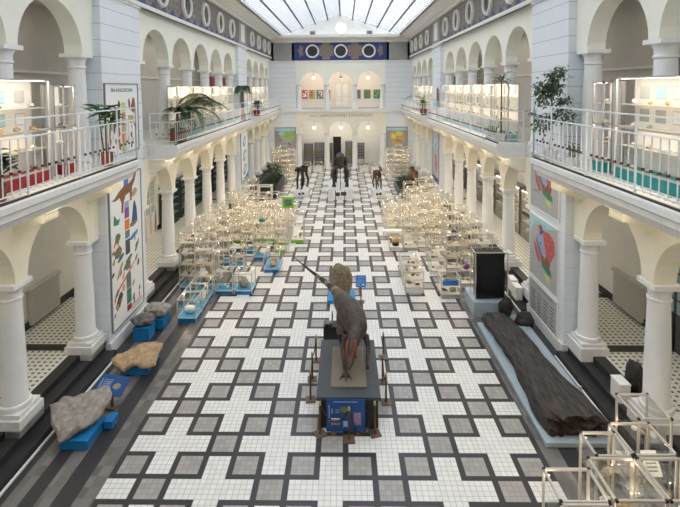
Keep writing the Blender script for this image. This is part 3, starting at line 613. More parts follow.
# pictures, door and boards behind the far arches
for k, (x0, x1, mt, m2, wd) in enumerate(((-3.85, -3.3, 'c_red', 'paper', 'red'), (-3.18, -2.55, 'c_tan', 'c_brn', 'tan'), (-2.42, -1.75, 'c_gry', 'cwhite', 'grey'), (-1.62, -1.0, 'c_tan', 'c_olv', 'pale tan'), (1.35, 1.98, 'c_gry', 'c_olv', 'grey striped'), (2.28, 2.95, 'c_olv', 'c_grn', 'green leafy'), (3.25, 3.92, 'c_grn', 'c_lim', 'green and white'))):
    w = x1-x0; R.seed(k); pp = [(ell(R.uniform(.12, w-.12), R.uniform(.15, .75), R.uniform(.04, .1), R.uniform(.04, .12), R.uniform(0, 3), 9, .5), m2) for _ in range(8)]
    poster('framed_picture', '%s picture hanging on the back wall of the far gallery' % wd, 'picture', w, .9, (x0, 38.58, 6.47), 0, 'white', mt, pp)
d = thing('panel_door', 'white double door in the middle of the far gallery', 'door', (-.56, 38.55, 5.62))
MB().box(-.1, 0, -.08, .05, 0, 2.5).box(1.34, 1.44, -.08, .05, 0, 2.5).box(-.1, 1.44, -.08, .05, 2.5, 2.62).build('frame', 'door', d)
for x in (0, .68):
    l = B('leaf', 'door', (x, x+.655, -.03, .02, .01, 2.48), d); MB().box(x+.1, x+.56, -.045, -.03, .2, 1.0).box(x+.1, x+.56, -.045, -.03, 1.15, 2.3).build('panel', 'cwhite', l)
d = thing('dark_doorway', 'black doorway in the middle arch behind the mammoth skeleton', 'door', (-.8, 38.56, 0))
MB().box(-.1, 0, -.06, .03, 0, 2.7).box(.8, .9, -.06, .03, 0, 2.7).box(-.1, .9, -.06, .03, 2.7, 2.8).build('frame', 'white', d); B('leaf', 'ddoor', (0, .8, -.02, .03, 0, 2.7), d)
def board(x0, x1, z0, z1, lab, y=37.9, yel=None, stand=True):
    t = thing('exhibition_board', lab, 'board', (x0, y, 0)); w = x1-x0
    b_ = B('panel', 'greyboard', (0, w, 0, .06, z0, z1), t)
    MB().box(.05, .11, -.01, .07, 0, z1).box(w-.11, w-.05, -.01, .07, 0, z1).box(.0, .16, -.2, .2, 0, .03).box(w-.16, w, -.2, .2, 0, .03).build('stand', 'c_dgr', t)
    p = MB()
    if yel: p.prism([(u*w, -.002, v) for u, v in ((.25, 1.0), (.3, 1.5), (.8, 1.55), (.85, 1.15), (.55, .85))], (0, -.004, 0))
    else: [p.box(w*.12, w*.88, -.004, -.001, z0+.3+k*.28, z0+.42+k*.28) for k in range(4)]
    p.build('print', 'c_olv' if yel else 'c_dgr', t)
board(-3.65, -2.75, .05, 2.1, 'grey board with yellow map behind the left far arch', 37.9, True)
board(-2.62, -1.62, .05, 2.2, 'large dark grey board behind the left far arch beside the yellow map')
board(-1.4, -.82, .2, 2.15, 'narrow grey board left of the black doorway')
board(.4, 1.15, .1, 2.3, 'grey board with yellow map right of the black doorway', 37.9, True)
board(1.55, 2.3, .55, 2.15, 'grey easel board behind the right far arch')
for x in (-2.58, .02, 2.62):
    for z, lvl in ((8.5, 'gallery'), (3.72, 'ground floor')):
        s_ = {-2.58: 'left', .02: 'middle', 2.62: 'right'}[x]
        t = thing('pendant_lamp', 'glowing pendant lamp hanging in the %s far arch, %s' % (s_, lvl), 'lamp', (x, 37.0, z))
        if lvl == 'gallery' and s_ == 'middle': MB().box(-.13, .13, -.13, .13, -.2, .12).build('lantern', 'c_dgr', t); MB().ico((0, 0, -.04), (.16, .16, .1)).build('globe', 'lampw', t, True)
        else: MB().ico((0, 0, 0), .12, 0, 2).build('globe', 'lampw', t, True)
        MB().tube([(0, 0, .12), (0, 0, (9.95 if lvl == 'gallery' else 5.3)-z)], .015, 6).build('rod', 'c_dgr', t)
        l = bpy.data.lights.new('pendant_light', 'POINT'); l.energy = 25; l.color = (1, .9, .76); l.shadow_soft_size = .17; link('pendant_light', l, None, (x, 36.75, z-.25))
# ------------------------------------------------------------------ showcases
MC = {}
def cached(key, fn):
    if key not in MC: MC[key] = fn()
    return MC[key]
SPOTM = MB().ico((0, 0, 0), (.013, .013, .013), 0, 0).mesh('spotlight', 'lamp')
SLOTS = []      # (distance to the viewpoint, short name, x, y, z of a place on a shelf, half width, half depth)
CAM = Vector((.293, -8.323, 7.608))
def showcase(label, x0, x1, y0, y1, h, base='blue', shm='shelf', short=None, group=None, shelves=None, bh=.14, z0=0, frame='alu', lamps=2, deck=None, spec=3, name='glass_showcase', t=.03, back=None, corners=False):
    w, d = round(x1-x0, 3), round(y1-y0, 3)
    r = thing(name, label, 'showcase', ((x0+x1)/2, (y0+y1)/2, z0), 0, group)
    hw, hd = w/2, d/2
    def fb(): return MB().box(-hw+.025, hw-.025, -hd+.025, hd-.025, 0, bh).box(-hw+t, hw-t, -hd+t, hd-t, bh, bh+.02, 1).mesh('base', [base, deck or ('lblue' if base == 'blue' else 'cwhite')])
    link('base', cached(('b', w, d, base, bh, deck), fb), r)
    def ff():
        m = MB(); e = t/2
        for x in (-hw+e, hw-e):
            for y in (-hd+e, hd-e): m.box(x-e, x+e, y-e, y+e, .02, h)
        for z in (bh+.01, h-e):
            for y in (-hd+e, hd-e): m.box(-hw, hw, y-e, y+e, z-e, z+e)
            for x in (-hw+e, hw-e): m.box(x-e, x+e, -hd, hd, z-e, z+e)
        if corners:
            for x in (-hw+e, hw-e):
                for y in (-hd+e, hd-e): m.box(x-e*1.25, x+e*1.25, y-e*1.25, y+e*1.25, h-t*.9, h+.006, 1)
        return m.mesh('frame', [frame, 'blackcap'] if corners else frame)
    link('frame', cached(('f', w, d, h, frame, t, bh, corners), ff), r)
    def fg():
        m = MB(); e = .012; a, b, z1 = hw-e, hd-e, h-e
        m.add([(-a, -b, bh), (a, -b, bh), (a, b, bh), (-a, b, bh), (-a, -b, z1), (a, -b, z1), (a, b, z1), (-a, b, z1)], [(0, 1, 5, 4), (1, 2, 6, 5), (2, 3, 7, 6), (3, 0, 4, 7), (4, 5, 6, 7)])
        return m.mesh('glass', 'glass')
    link('glass', cached(('g', w, d, h, bh), fg), r)
    if shelves is None:
        n = max(0, int(round((h-bh)/.46))-1); shelves = [bh+(h-bh)*(k+1)/(n+1) for k in range(n)]
    for z in shelves: link('shelf', cached(('s', w, d, shm), lambda: MB().box(-hw+t, hw-t, -hd+t, hd-t, -.008, .008).mesh('shelf', shm)), r, (0, 0, z))
    if back: link('back_panel', cached(('k', w, d, h, bh, back), lambda: MB().box(-hw+t, hw-t, hd-.05, hd-.035, bh+.03, h-.04).mesh('back_panel', back)), r)
    for k in range(lamps):
        zz = (shelves[::-1][(k//2)-1]-.04) if k >= 2 and shelves and k//2-1 < len(shelves) else h-.06
        link('spotlight', SPOTM, r, ((-1 if k % 2 else 1)*(hw-.07), R.choice((-1, 1))*(hd-.08), zz))
    for z in [bh+.012]+list(shelves):
        dist = (Vector(((x0+x1)/2, (y0+y1)/2, z0+z))-CAM).length
        for k in range(spec):
            SLOTS.append((dist, short or label, (x0+x1)/2+(-hw+.1+(w-.2)*(k+.5)/spec)+R.uniform(-.02, .02), (y0+y1)/2+R.uniform(-.6, .6)*(hd-.12), z0+z+.008, r))
    return r

R.seed(21)
def SCx(*a, **k): return showcase(*a, **k)
# --- left group, the individually placed ones
SCx('low blue-based glass showcase nearest the camera on the left, with a pale shell-like crystal', -5.17, -4.53, 6.55, 7.2, .76, shelves=[], short='nearest low left showcase', lamps=2, spec=1)
SCx('low glass showcase with blue base, second in the row along the left steps', -5.17, -4.53, 7.23, 7.88, .76, shelves=[], short='second low left showcase', spec=4)
SCx('low glass showcase with blue base, third in the row along the left steps', -5.17, -4.53, 7.91, 8.56, .76, shelves=[], short='third low left showcase', spec=4)
SCx('tall glass showcase with white cards just behind the row of low left cases', -5.25, -4.57, 8.66, 9.26, 2.14, short='tall left showcase behind the low row', spec=3)
SCx('tallest glass showcase beside the left steps with white cards inside', -5.92, -5.3, 8.95, 9.6, 2.25, short='tallest left showcase by the steps', spec=3, lamps=4)
SCx('blue-based glass showcase with one shelf of dark stones, beside the low cube case', -4.52, -3.83, 8.62, 9.25, 1.5, shelves=[.85], short='blue based showcase of dark stones', spec=4)
SCx('cube shaped glass showcase on blue base with one grey crystal group', -3.79, -3.12, 8.62, 9.38, .79, shelves=[], short='cube showcase with the grey crystal group', spec=1)
SCx('low long glass showcase with two round pale stones, nearest the dinosaur tail', -3.05, -2.41, 10.68, 11.8, .79, shelves=[], short='low showcase of round pale stones', spec=2)
SCx('tall glass showcase with a turquoise specimen on its upper shelf', -3.74, -3.07, 12.08, 12.7, 2.17, short='tall showcase with the turquoise specimen', lamps=4, spec=3)
SCx('bright glass showcase with pale blue base, next left of the turquoise specimen case', -4.46, -3.89, 12.9, 13.5, 1.85, short='bright showcase left of the turquoise one', lamps=4, spec=4)
SCx('bright glass showcase with pale blue base, second left of the turquoise specimen case', -5.18, -4.52, 13.16, 13.78, 1.75, short='second bright showcase left of the turquoise one', lamps=4, spec=4)
gcase = SCx('glass showcase on lime green base standing alone by the aisle on the left', -2.35, -1.7, 14.42, 15.0, 1.5, 'green', short='lone lime green showcase', shelves=[.8], spec=2)
SCx('glass showcase on lime green base right beside the tall turquoise case', -2.95, -2.42, 13.0, 13.6, 2.05, 'green', short='lime green showcase beside the tall case', lamps=4)
SCx('glass showcase on lime green base, farther one behind the round stones case', -2.95, -2.42, 14.0, 14.6, 2.05, 'green', short='farther lime green showcase', lamps=4)
GL = 'dense rows of glass showcases on the left'
for i, (x0, y0, h) in enumerate([(-5.95, 9.9, 2.2), (-5.25, 9.9, 2.0), (-5.95, 10.9, 2.2), (-5.95, 11.9, 2.1), (-5.25, 11.4, 2.0), (-5.95, 12.9, 2.2), (-4.55, 11.0, 1.3)]):
    SCx('tall glass showcase in the row along the left steps, opposite the first columns', x0, x0+.62, y0, y0+.62, h, 'blue' if i > 2 else 'cwhite', short='left row along the steps', group='row of glass showcases along the left steps', lamps=3, spec=3)
k = 0
for j, y in enumerate((14.6, 15.75, 17.0, 18.4, 19.8, 21.3)):
    for i, x in enumerate((-5.55, -4.85, -4.15, -3.45, -2.75)):
        if (x > -3 and y < 15.2): continue
        if j > 3 and i > 0: continue
        SCx('tall lit glass showcase packed into the dense rows on the left of the hall', x-.32, x+.32, y, y+.6, ((1.95, 2.15, 1.8)[k % 3] if j < 2 or i == 0 else (1.25, 1.0)[j % 2]), ('green', 'cwhite', 'cwhite')[0 if j == 0 else 1], short=GL, group=GL, lamps=6, spec=3 if j < 3 else 2, frame='alu'); k += 1
# --- right group
SCx('low white-based glass showcase nearest the camera right of the aisle', 2.51, 3.21, 8.75, 9.4, .83, 'cwhite', short='nearest low white showcase', shelves=[.5], frame='alu', spec=3, lamps=1, bh=.2)
SCx('low white-based glass showcase, second in the row right of the aisle', 2.51, 3.21, 9.45, 10.1, .83, 'cwhite', short='second low white showcase', shelves=[.5], frame='alu', spec=3, lamps=1, bh=.2)
SCx('low white-based glass showcase, third in the row right of the aisle', 2.51, 3.21, 10.15, 10.8, .83, 'cwhite', short='third low white showcase', shelves=[.5], frame='alu', spec=3, lamps=1, bh=.2)
bc = SCx('glass box showcase with a blue picture, left of the black slab', 3.74, 4.45, 8.3, 8.95, .76, 'cgrey', short='box showcase with the blue picture', shelves=[.42], spec=4)
B('picture', 'c_blu', (-.28, .28, -.28, -.26, .46, .66), bc)
SCx('tall glass showcase of dark specimens on the inner edge of the right group', 3.02, 3.7, 13.27, 13.9, 1.6, 'cgrey', short='right showcase of dark specimens', shelves=[.45, .8, 1.15], spec=3, lamps=1)
gc = SCx('low glass case with a round amber globe beside the dark specimen case', 2.38, 3.0, 13.27, 13.9, .68, 'cwhite', short='low case with the amber globe', shelves=[], spec=0)
MB().lathe([(.14, .16), (.16, .2), (.16, .3)], seg=16).build('stand', 'black', gc, True); MB().ico((0, 0, .42), .15, 0, 2).build('globe', 'amber', gc, True)
b_ = thing('white_bench', 'white museum bench behind the amber globe case', 'bench', (2.7, 15.0, 0)); B('seat', 'cwhite', (-.5, .5, -.2, .2, .4, .46), b_)
for x in (-.44, .44):
    for y in (-.15, .15): B('leg', 'alu', (x-.02, x+.02, y-.02, y+.02, 0, .4), b_)
SCx('glass showcase with metal frame between the box showcase and the dark specimen case', 3.76, 4.42, 10.45, 11.1, 1.4, 'cwhite', short='right showcase with metal frame', lamps=3, spec=3)
SCx('tall glass showcase with a violet card, behind the black slab', 4.47, 5.11, 10.78, 11.4, 2.0, 'cwhite', short='tall right showcase with the violet card', lamps=4, spec=4)
SCx('glass showcase with a violet specimen immediately left of the black slab', 4.66, 5.2, 9.25, 9.85, 1.15, 'cwhite', short='violet specimen showcase by the black slab', lamps=3, spec=2)
SCx('framed glass showcase rising just behind the black slab', 5.42, 6.1, 9.97, 10.6, 1.85, 'cwhite', short='framed showcase behind the black slab', lamps=2, spec=3)
GR = 'dense rows of glass showcases on the right'
for i, (x0, y0, h) in enumerate([(5.42, 11.2, 1.9), (5.42, 12.3, 2.0), (4.7, 12.2, 2.0), (3.95, 12.2, 1.7), (5.42, 13.4, 2.0)]):
    SCx('glass showcase in the row along the right steps behind the black slab', x0, x0+.62, y0, y0+.62, h, 'cwhite', short='right row along the steps', group='row of glass showcases along the right steps', lamps=3, spec=3)
for nm, x0 in (('left', 3.75), ('right', 4.42)):
    SCx('tall bright glass showcase, %s one of the adjoining pair in the right group' % nm, x0, x0+.62, 14.1, 14.7, 2.05, 'cwhite', short='bright right pair, '+nm, lamps=6, spec=4)
for j, y in enumerate((15.4, 16.6, 17.9, 19.3, 20.8, 22.3)):
    for i, x in enumerate((2.75, 3.45, 4.15, 4.85, 5.55)):
        if (j > 1 and i < 2 and not (j == 2)) or (j > 3 and i < 4): continue
        SCx('tall lit glass showcase packed into the dense rows on the right of the hall', x-.32, x+.32, y, y+.6, ((1.95, 2.1, 1.75)[k % 3] if (j < 1 or i > 1) else 1.15), 'cwhite', short=GR, group=GR, lamps=6, spec=3 if j < 3 else 2); k += 1
# --- far groups by the end wall
for sd in (-1, 1):
    nm = 'left' if sd < 0 else 'right'
    for j, (x, y, h) in enumerate(((4.1, 31.3, 1.5), (4.8, 31.3, 2.3), (5.5, 31.3, 2.3), (4.4, 33.0, 2.2), (5.1, 33.0, 2.5), (5.8, 33.0, 2.3), (4.1, 29.6, 1.0))):
        x = sd*x; g = 'far glass showcases on the %s by the end wall' % nm
        SCx('lit glass showcase in the far %s corner by the end wall' % nm, x-.3, x+.3, y, y+.6, h, 'cwhite', short=g, group=g, lamps=6, spec=2)
    for j, (x, y) in enumerate(((2.1, 33.8), (3.1, 33.6))):
        SCx('low white glass table case before the %s far arch' % nm, sd*x-.4, sd*x+.4, y, y+.6, .9, 'cwhite', short='far table cases', group='far %s low table cases' % nm, bh=.4, shelves=[], lamps=1, spec=2)
# --- near right group, seen from above
NR = [('front case of the near right group, cut by the picture edge', 3.36, 4.1, -2.45, -1.76), ('case, outermost left of the near right group', 3.39, 4.12, -1.74, -1.12), ('case, large, in the middle of the near right group', 4.2, 4.95, -1.72, -.9), ('near right case half hidden behind the large middle one', 4.36, 4.96, -.88, -.33), ('near right case holding a slanted white card', 4.98, 5.7, -.86, -.1), ('near right case standing farthest up beside the column', 5.57, 6.19, -.02, .7), ('near right case at the lower right picture corner', 4.98, 5.72, -1.72, -.9)]
for i, (lb, x0, x1, y0, y1) in enumerate(NR):
    c = showcase('aluminium and glass '+lb, x0, x1, y0, y1, 1.6, 'alud', deck='midgrey', shm='glass', short=['front near right case', 'outermost near right case', 'large middle near right case', 'half hidden near right case', 'near right case with the white card', 'near right case beside the column', 'corner near right case'][i], shelves=[1.1], lamps=4, spec=5, t=.034, corners=True, frame='alu')
    if i == 4:
        cd = thing('label_card', 'slanted white text card in a near right glass case', 'card', (5.42, -.68, 1.112)); 
        MB().prism([(-.13, -.04, 0), (.13, -.04, 0), (.13, .16, .3), (-.13, .16, .3)], (0, .008, -.004)).build('sheet', 'paper', cd)
        m_ = MB(); [m_.prism([(-.09, -.044+.2*a, .3*a), (.08, -.044+.2*a, .3*a), (.08, -.036+.2*a, .3*a+.012), (-.09, -.036+.2*a, .3*a+.012)], (0, .002, 0)) for a in (.2, .35, .5, .65, .8)]
        m_.build('print', 'c_gry', cd)

# gallery showcases behind the railings: lit white interior
def gcase_(label, sd, y0, y1, base, short, group=None, z=ZG, x=6.2, dep=.42, h=2.1, sheets=True, spec=5):
    w = y1-y0
    r = thing('gallery_showcase', label, 'showcase', (sd*(x+dep/2), (y0+y1)/2, z+.005), sd*-PI/2 if sd > 0 else PI/2, group)
    hw, hd = w/2, dep/2
    B('base', base, (-hw+.02, hw-.02, -hd+.02, hd-.02, 0, .24), r)
    m = MB()
    for xx in (-hw+.02, hw-.02):
        for yy in (-hd+.02, hd-.02): m.box(xx-.02, xx+.02, yy-.02, yy+.02, 0, h)
    for zz in (.26, h-.02, 1.12):
        m.box(-hw, hw, -hd, -hd+.04, zz-.02, zz+.02); m.box(-hw, -hw+.04, -hd, hd, zz-.02, zz+.02); m.box(hw-.04, hw, -hd, hd, zz-.02, zz+.02)
    m.build('frame', 'alu', r)
    B('back_panel', 'cwhite', (-hw+.04, hw-.04, hd-.03, hd-.01, .26, h-.02), r); B('top_panel', 'cgrey', (-hw+.04, hw-.04, -hd+.04, hd-.03, h-.03, h-.01), r)
    MB().add([(-hw+.03, -hd+.02, .28), (hw-.03, -hd+.02, .28), (hw-.03, -hd+.02, h-.04), (-hw+.03, -hd+.02, h-.04)], [(0, 1, 2, 3)]).build('glass', 'glass', r)
    B('lamp_strip', 'strip', (-hw+.08, hw-.08, -hd+.06, -hd+.14, h-.042, h-.032), r); B('lamp_strip', 'strip2', (-hw+.08, hw-.08, -hd+.05, -hd+.1, 1.1, 1.11), r)
    for zz in (.72, 1.12, 1.6): B('shelf', 'shelf', (-hw+.04, hw-.04, -hd+.05, hd-.035, zz-.008, zz+.008), r)
    if sheets:
        n = max(1, int(w/.55))
        for q in range(n):
            u = -hw+.1+(w-.2)*(q+.5)/n
            for zz in (1.72, 1.24): 
                s_ = B('information_sheet', 'cgrey', (u-.15, u+.15, hd-.036, hd-.031, zz, zz+.26), r); B('sheet_print', R.choice(('paper', 'paper', 'mapgrey', 'mapblue')), (u-.135, u+.135, hd-.04, hd-.036, zz+.015, zz+.245), s_)
    for zz in (.262, .73, 1.13, 1.61):
        for q in range(spec):
            u = (-hw+.1+(w-.2)*(q+.5)/spec)
            dist = (Vector((sd*x, (y0+y1)/2, z))-CAM).length
            SLOTS.append((dist+ (2 if zz > 1.5 else 0), short, sd*(x+dep*.45), (y0+y1)/2+(u if sd < 0 else -u), z+.005+zz+.008, r))
    return r
gcase_('brightly lit gallery showcase with dark red base behind the near left railing', -1, -.6, 2.02, 'red', 'near left gallery showcase with red base', dep=.45, h=2.22)
gcase_('brightly lit gallery showcase with teal base behind the near right railing', 1, -.7, 2.05, 'teal', 'near right gallery showcase with teal base', dep=.45, h=2.18)
for sd, bs in ((-1, 'red'), (1, 'teal')):
    nm = 'left' if sd < 0 else 'right'
    p_ = thing('display_panel', 'plain grey upright panel beside the near %s gallery showcase' % nm, 'panel', (sd*6.42, 2.27 if sd < 0 else 2.3, ZG+.005)); B('board', 'mapgrey', (-.03, .03, -.17, .17, .02, 2.1), p_); MB().box(-.04, .04, -.19, -.17, 0, 2.12).box(-.04, .04, .17, .19, 0, 2.12).box(-.04, .04, -.19, .19, 2.1, 2.13).build('frame', 'alud', p_)
    gcase_('narrow lit gallery showcase beside the grey panel, near %s' % nm, sd, 2.52, 2.98, bs, 'narrow near %s gallery showcase' % nm, sheets=False, spec=2)
for sd, bs in ((-1, 'lteal'), (1, 'lteal')):
    nm = 'left' if sd < 0 else 'right'
    y = 10.0 if sd < 0 else 8.75; n = 0
    while y < 19.5:
        g = 'row of lit showcases on the middle %s gallery' % nm
        gcase_('lit gallery showcase with pale teal base in the long middle row, %s side' % nm, sd, y, y+1.5, bs, g, g, spec=4); y += 1.72 if n % 2 else 1.54; n += 1
    for k_, y in enumerate((25.2, 26.9, 29.0, 30.7)):
        g = 'lit showcases on the farthest %s gallery' % nm
        gcase_('lit gallery showcase on the farthest balcony, %s side' % nm, sd, y, y+1.5, 'cwhite', g, g, spec=2, x=6.25)
    p_ = thing('display_panel', 'blue and white information panel at the second pier of the %s gallery' % nm, 'panel', (sd*6.3, 22.9, ZG+.005)); B('board', 'cwhite', (-.03, .03, -.8, .8, .02, 1.9), p_); MB().box(-.04 if sd > 0 else .03, -.03 if sd > 0 else .04, -.6, .5, .5, 1.2).build('print', 'mapblue', p_); MB().box(-.05, .05, -.84, -.8, 0, 1.92).box(-.05, .05, .8, .84, 0, 1.92).build('frame', 'alud', p_)

# ------------------------------------------------------------------ specimens on the shelves
def rockmesh(seed, sub, dims, mat, name, rough=.35, flat=0):
    b = MB().ico((0, 0, 0), 1, 0, sub); off = Vector((seed*7.3, seed*3.1, 0)); out = []
    for v in b.v:
        v = Vector(v); n = noise.noise(v*1.1+off)*.9+noise.noise(v*2.6+off)*.45+(noise.noise(v*6+off)*.16 if sub > 1 else 0)
        v = v*(1+rough*n); out.append((v.x*dims[0], v.y*dims[1], v.z*dims[2]))
    z0 = min(o[2] for o in out); cut = z0+dims[2]*flat
    b.v = [(x, y, max(z, cut)-cut) for x, y, z in out]
    return b.mesh(name, mat)
SM = []
SMATS = ['cwhite', 'c_tan', 'rock2', 'rock1', 'rock3', 'cgrey', 'paper', 'cwhite', 'rock4']
for i in range(18): SM.append(rockmesh(i, 1, (R.uniform(.04, .085), R.uniform(.035, .06), R.uniform(.03, .06)), SMATS[i % len(SMATS)], 'mineral_specimen', .5, .25))
SLOTS.sort(key=lambda s: s[0])
SPECIAL = {'nearest low left showcase': [('cwhite', (.2, .12, .14), 'large pale shell-like crystal'), ], 'cube showcase with the grey crystal group': [('rock1', (.2, .15, .17), 'grey crystal group')], 'low showcase of round pale stones': [('c_tan', (.14, .13, .1), 'round pale stone'), ('c_tan', (.12, .11, .1), 'round pale stone')]}
ns = 0; rest = MB(); cnt = {}
for dist, short, x, y, z, r in SLOTS:
    if short in SPECIAL:
        i = cnt.get(short, 0); cnt[short] = i+1
        if i < len(SPECIAL[short]):
            mt, dm, nm = SPECIAL[short][i]
            yy = y if short != 'low showcase of round pale stones' else 11.0+.5*i
            xx = x if short != 'low showcase of round pale stones' else -2.73
            o = link('mineral_specimen', rockmesh(50+ns, 2, dm, mt, 'mineral_specimen', .45, .2), None, (xx, yy, z+.004)); tag(o, '%s inside the %s%s' % (nm, short, '' if len(SPECIAL[short]) == 1 else (', front one' if i == 0 else ', rear one')), 'mineral')
            ns += 1
        continue
    if ns < 292 and not (short in (GL, GR)):
        o = link('mineral_specimen', R.choice(SM), None, (x, y, z), (0, 0, R.uniform(0, 6)))
        s_ = R.uniform(.75, 1.25)*(1.0 if z > 5 else 1.3); o.scale = (s_, s_, s_)
        tag(o, 'mineral specimen in the '+short, 'mineral', 'specimens in '+short); ns += 1
    else:
        m = MB().ico((x, y, z+.045), (R.uniform(.04, .09), R.uniform(.04, .07), R.uniform(.035, .06)))
        rest.add(m.v, m.f, R.randrange(5))
o = rest.build('mineral_specimens', ['cwhite', 'paper', 'rock2', 'rock1', 'c_tan']); tag(o, 'countless small minerals on the shelves of the crowded back showcases', 'minerals', None, 'stuff')
# singled out specimens and signs
def one(nm, lab, cat, mt, dims, loc, seed=3, sub=2, rough=.35, flat=.2, rz=0):
    o = link(nm, rockmesh(seed, sub, dims, mt, nm, rough, flat), None, loc, (0, 0, rz)); return tag(o, lab, cat)
o = one('turquoise_specimen', 'turquoise mineral on the upper shelf of the tall left showcase', 'mineral', 'teal', (.16, .1, .09), (-3.35, 12.3, 1.664), 8)
o = one('violet_specimen', 'violet crystal in the showcase immediately left of the black slab', 'mineral', 'c_pur', (.12, .1, .12), (4.93, 9.4, .66), 9)
vc = thing('violet_card', 'violet card standing in the tall case behind the black slab', 'card', (4.8, 10.92, 1.4)); B('sheet', 'c_dbl', (-.09, .09, -.01, .01, 0, .3), vc); B('print', 'c_vio', (-.07, .07, -.014, -.01, .05, .22), vc)
gf = thing('green_sign', 'lime green framed picture sign rising above the left showcases', 'sign', (-2.25, 12.75, 1.61)); MB().box(-.26, .26, -.03, .03, .55, 1.05).build('frame', 'green', gf); B('picture', 'c_gry', (-.16, .16, -.036, -.03, .66, .95), gf); MB().box(-.02, .02, -.02, .02, -1.61, .55).box(-.16, .16, -.12, .12, -1.61, -1.58).build('pole', 'alu', gf)
for x, y, z, lab in ((-5.75, 9.2, 1.28, 'slanted white text card high in the tallest left showcase'), (-5.0, 8.82, .66, 'slanted white text card in the tall case behind the low left row'), (-4.75, 8.0, .17, 'white text card in the third low left showcase')):
    cd = thing('label_card', lab, 'card', (x, y, z+.01)); MB().prism([(-.1, -.04, 0), (.1, -.04, 0), (.1, .08, .24), (-.1, .08, .24)], (0, .006, -.003)).build('sheet', 'paper', cd)
# ------------------------------------------------------------------ rocks, signs, log, slab
def rock(lab, mat, dims, loc, seed, rz=0, rot=None, sub=4, rough=.35, flat=.15):
    o = link('rock', rockmesh(seed, sub, dims, mat, 'rock', rough, flat), None, loc, rot or (0, 0, rz)); o.data.polygons.foreach_set('use_smooth', [True]*len(o.data.polygons)); return tag(o, lab, 'rock')
def plinth(lab, x0, x1, y0, y1, h, mat='blue', z0=0):
    t = thing('rock_plinth', lab, 'plinth', ((x0+x1)/2, (y0+y1)/2, z0)); w, d = (x1-x0)/2, (y1-y0)/2
    MB().box(-w, w, -d, d, .02, h-.02).box(-w-.01, w+.01, -d-.01, d+.01, h-.02, h).box(-w+.03, w-.03, -d+.03, d-.03, 0, .02).build('block', mat, t); return t
def slabrock(lab, mat, outline, th, loc, rot, seed):
    """irregular flat stone slab from an outline, edges chipped"""
    n = len(outline); rings = []; rr = random.Random(seed)
    dense = []
    for i in range(n):
        a, b = Vector(outline[i]), Vector(outline[(i+1) % n])
        for k in range(5):
            p = a+(b-a)*(k/5); q = p*(1+.06*noise.noise(Vector((p.x*5, p.y*5, seed)))+.035*noise.noise(Vector((p.x*17, p.y*17, seed)))); dense.append(q)
    N_ = len(dense); vs = []; fs = []
    for s_, z in ((.86, -th*.5), (1.0, -th*.25), (1.02, th*.15), (.93, th*.5), (.62, th*.62), (.3, th*.6)):
        for p in dense: vs.append((p.x*s_, p.y*s_, z+th*.45*noise.noise(Vector((p.x*s_*4, p.y*s_*4, seed+z)))+th*.2*noise.noise(Vector((p.x*s_*13, p.y*s_*13, seed+z)))))
    L_ = 6
    for r in range(L_-1):
        for k in range(N_): fs.append((r*N_+k, r*N_+(k+1) % N_, (r+1)*N_+(k+1) % N_, (r+1)*N_+k))
    vs.append((0, 0, -th*.5)); vs.append((0, 0, th*.6)); c0, c1 = len(vs)-2, len(vs)-1
    for k in range(N_): fs.append((c0, (k+1) % N_, k)); fs.append((c1, (L_-1)*N_+k, (L_-1)*N_+(k+1) % N_))
    m = MB().add(vs, fs); o = m.build('rock', mat, None, True, loc, rot); return tag(o, lab, 'rock')
plinth('low blue plinth under the big flat grey stone, lower left', -5.74, -5.14, 1.15, 1.9, .22)
slabrock('big flat grey stone tilted on a blue plinth beside the left steps', 'rock1', [(-.68, .2), (-.5, .36), (-.2, .44), (.1, .56), (.42, .66), (.56, .4), (.5, -.02), (.3, -.3), (.08, -.5), (-.08, -.6), (-.22, -.44), (-.46, -.2)], .17, (-5.6, 1.62, .45), (.3, .05, .05), 3)
plinth('low blue plinth under the ragged tan stone, left', -5.6, -4.95, 3.75, 4.6, .2)
slabrock('ragged tan stone plate on a blue plinth beside the left steps', 'rock2', [(-.7, -.22), (-.45, .1), (-.05, .5), (.4, .55), (.46, .15), (.56, -.34), (.34, -.42), (.0, -.34), (-.17, -.55), (-.5, -.42)], .13, (-5.28, 4.05, .36), (.16, .03, -.05), 5)
plinth('blue box plinth under the dark grey stone at the near left pier', -6.08, -5.6, 5.4, 5.85, .42)
rock('dark grey stone on the blue box plinth at the near left pier', 'rock3', (.33, .26, .16), (-5.88, 5.68, .42), 12)
plinth('second blue plinth under the pale grey layered stone by the pier', -5.98, -5.45, 6.1, 6.75, .34)
rock('pale grey layered stone on the second blue plinth by the left pier', 'rock1', (.4, .36, .2), (-5.75, 6.4, .34), 15)
def sign(lab, loc, w, h, tilt, zp, rz, mat='board', bits=()):
    t = thing('information_sign', lab, 'sign', loc, rz)
    MB().box(-.12, .12, -.1, .1, 0, .03).build('foot', 'steel', t); MB().box(-.022, .022, -.02, .02, .03, zp).build('pole', 'steel', t)
    c, s_ = math.cos(tilt), math.sin(tilt)
    U, V, Nn = Vector((1, 0, 0)), Vector((0, c, s_)), Vector((0, -s_, c)); o = Vector((0, 0, zp+.012))
    MB().obox(o, U*(w/2), V*(h/2), Nn*.012).build('panel', mat, t)
    m = MB(); ms = []
    for poly, mt in bits:
        if mt not in ms: ms.append(mt)
        m.prism([o+U*u+V*v+Nn*.0125 for u, v in poly], Nn*.002, ms.index(mt))
    if bits: m.build('print', ms, t)
    return t
bits = [(ell(.15, -.02, .09, .075, .3, 10, .3), 'rock1'), (rect(-.3, -.28, -.1, .13), 'boardl')]+[(rect(-.24, -.02, .1-k*.045, .115-k*.045), 'boardl') for k in range(5)]+[(ell(-.1, .02, .05, .04, 0, 8, .3), 'pink')]
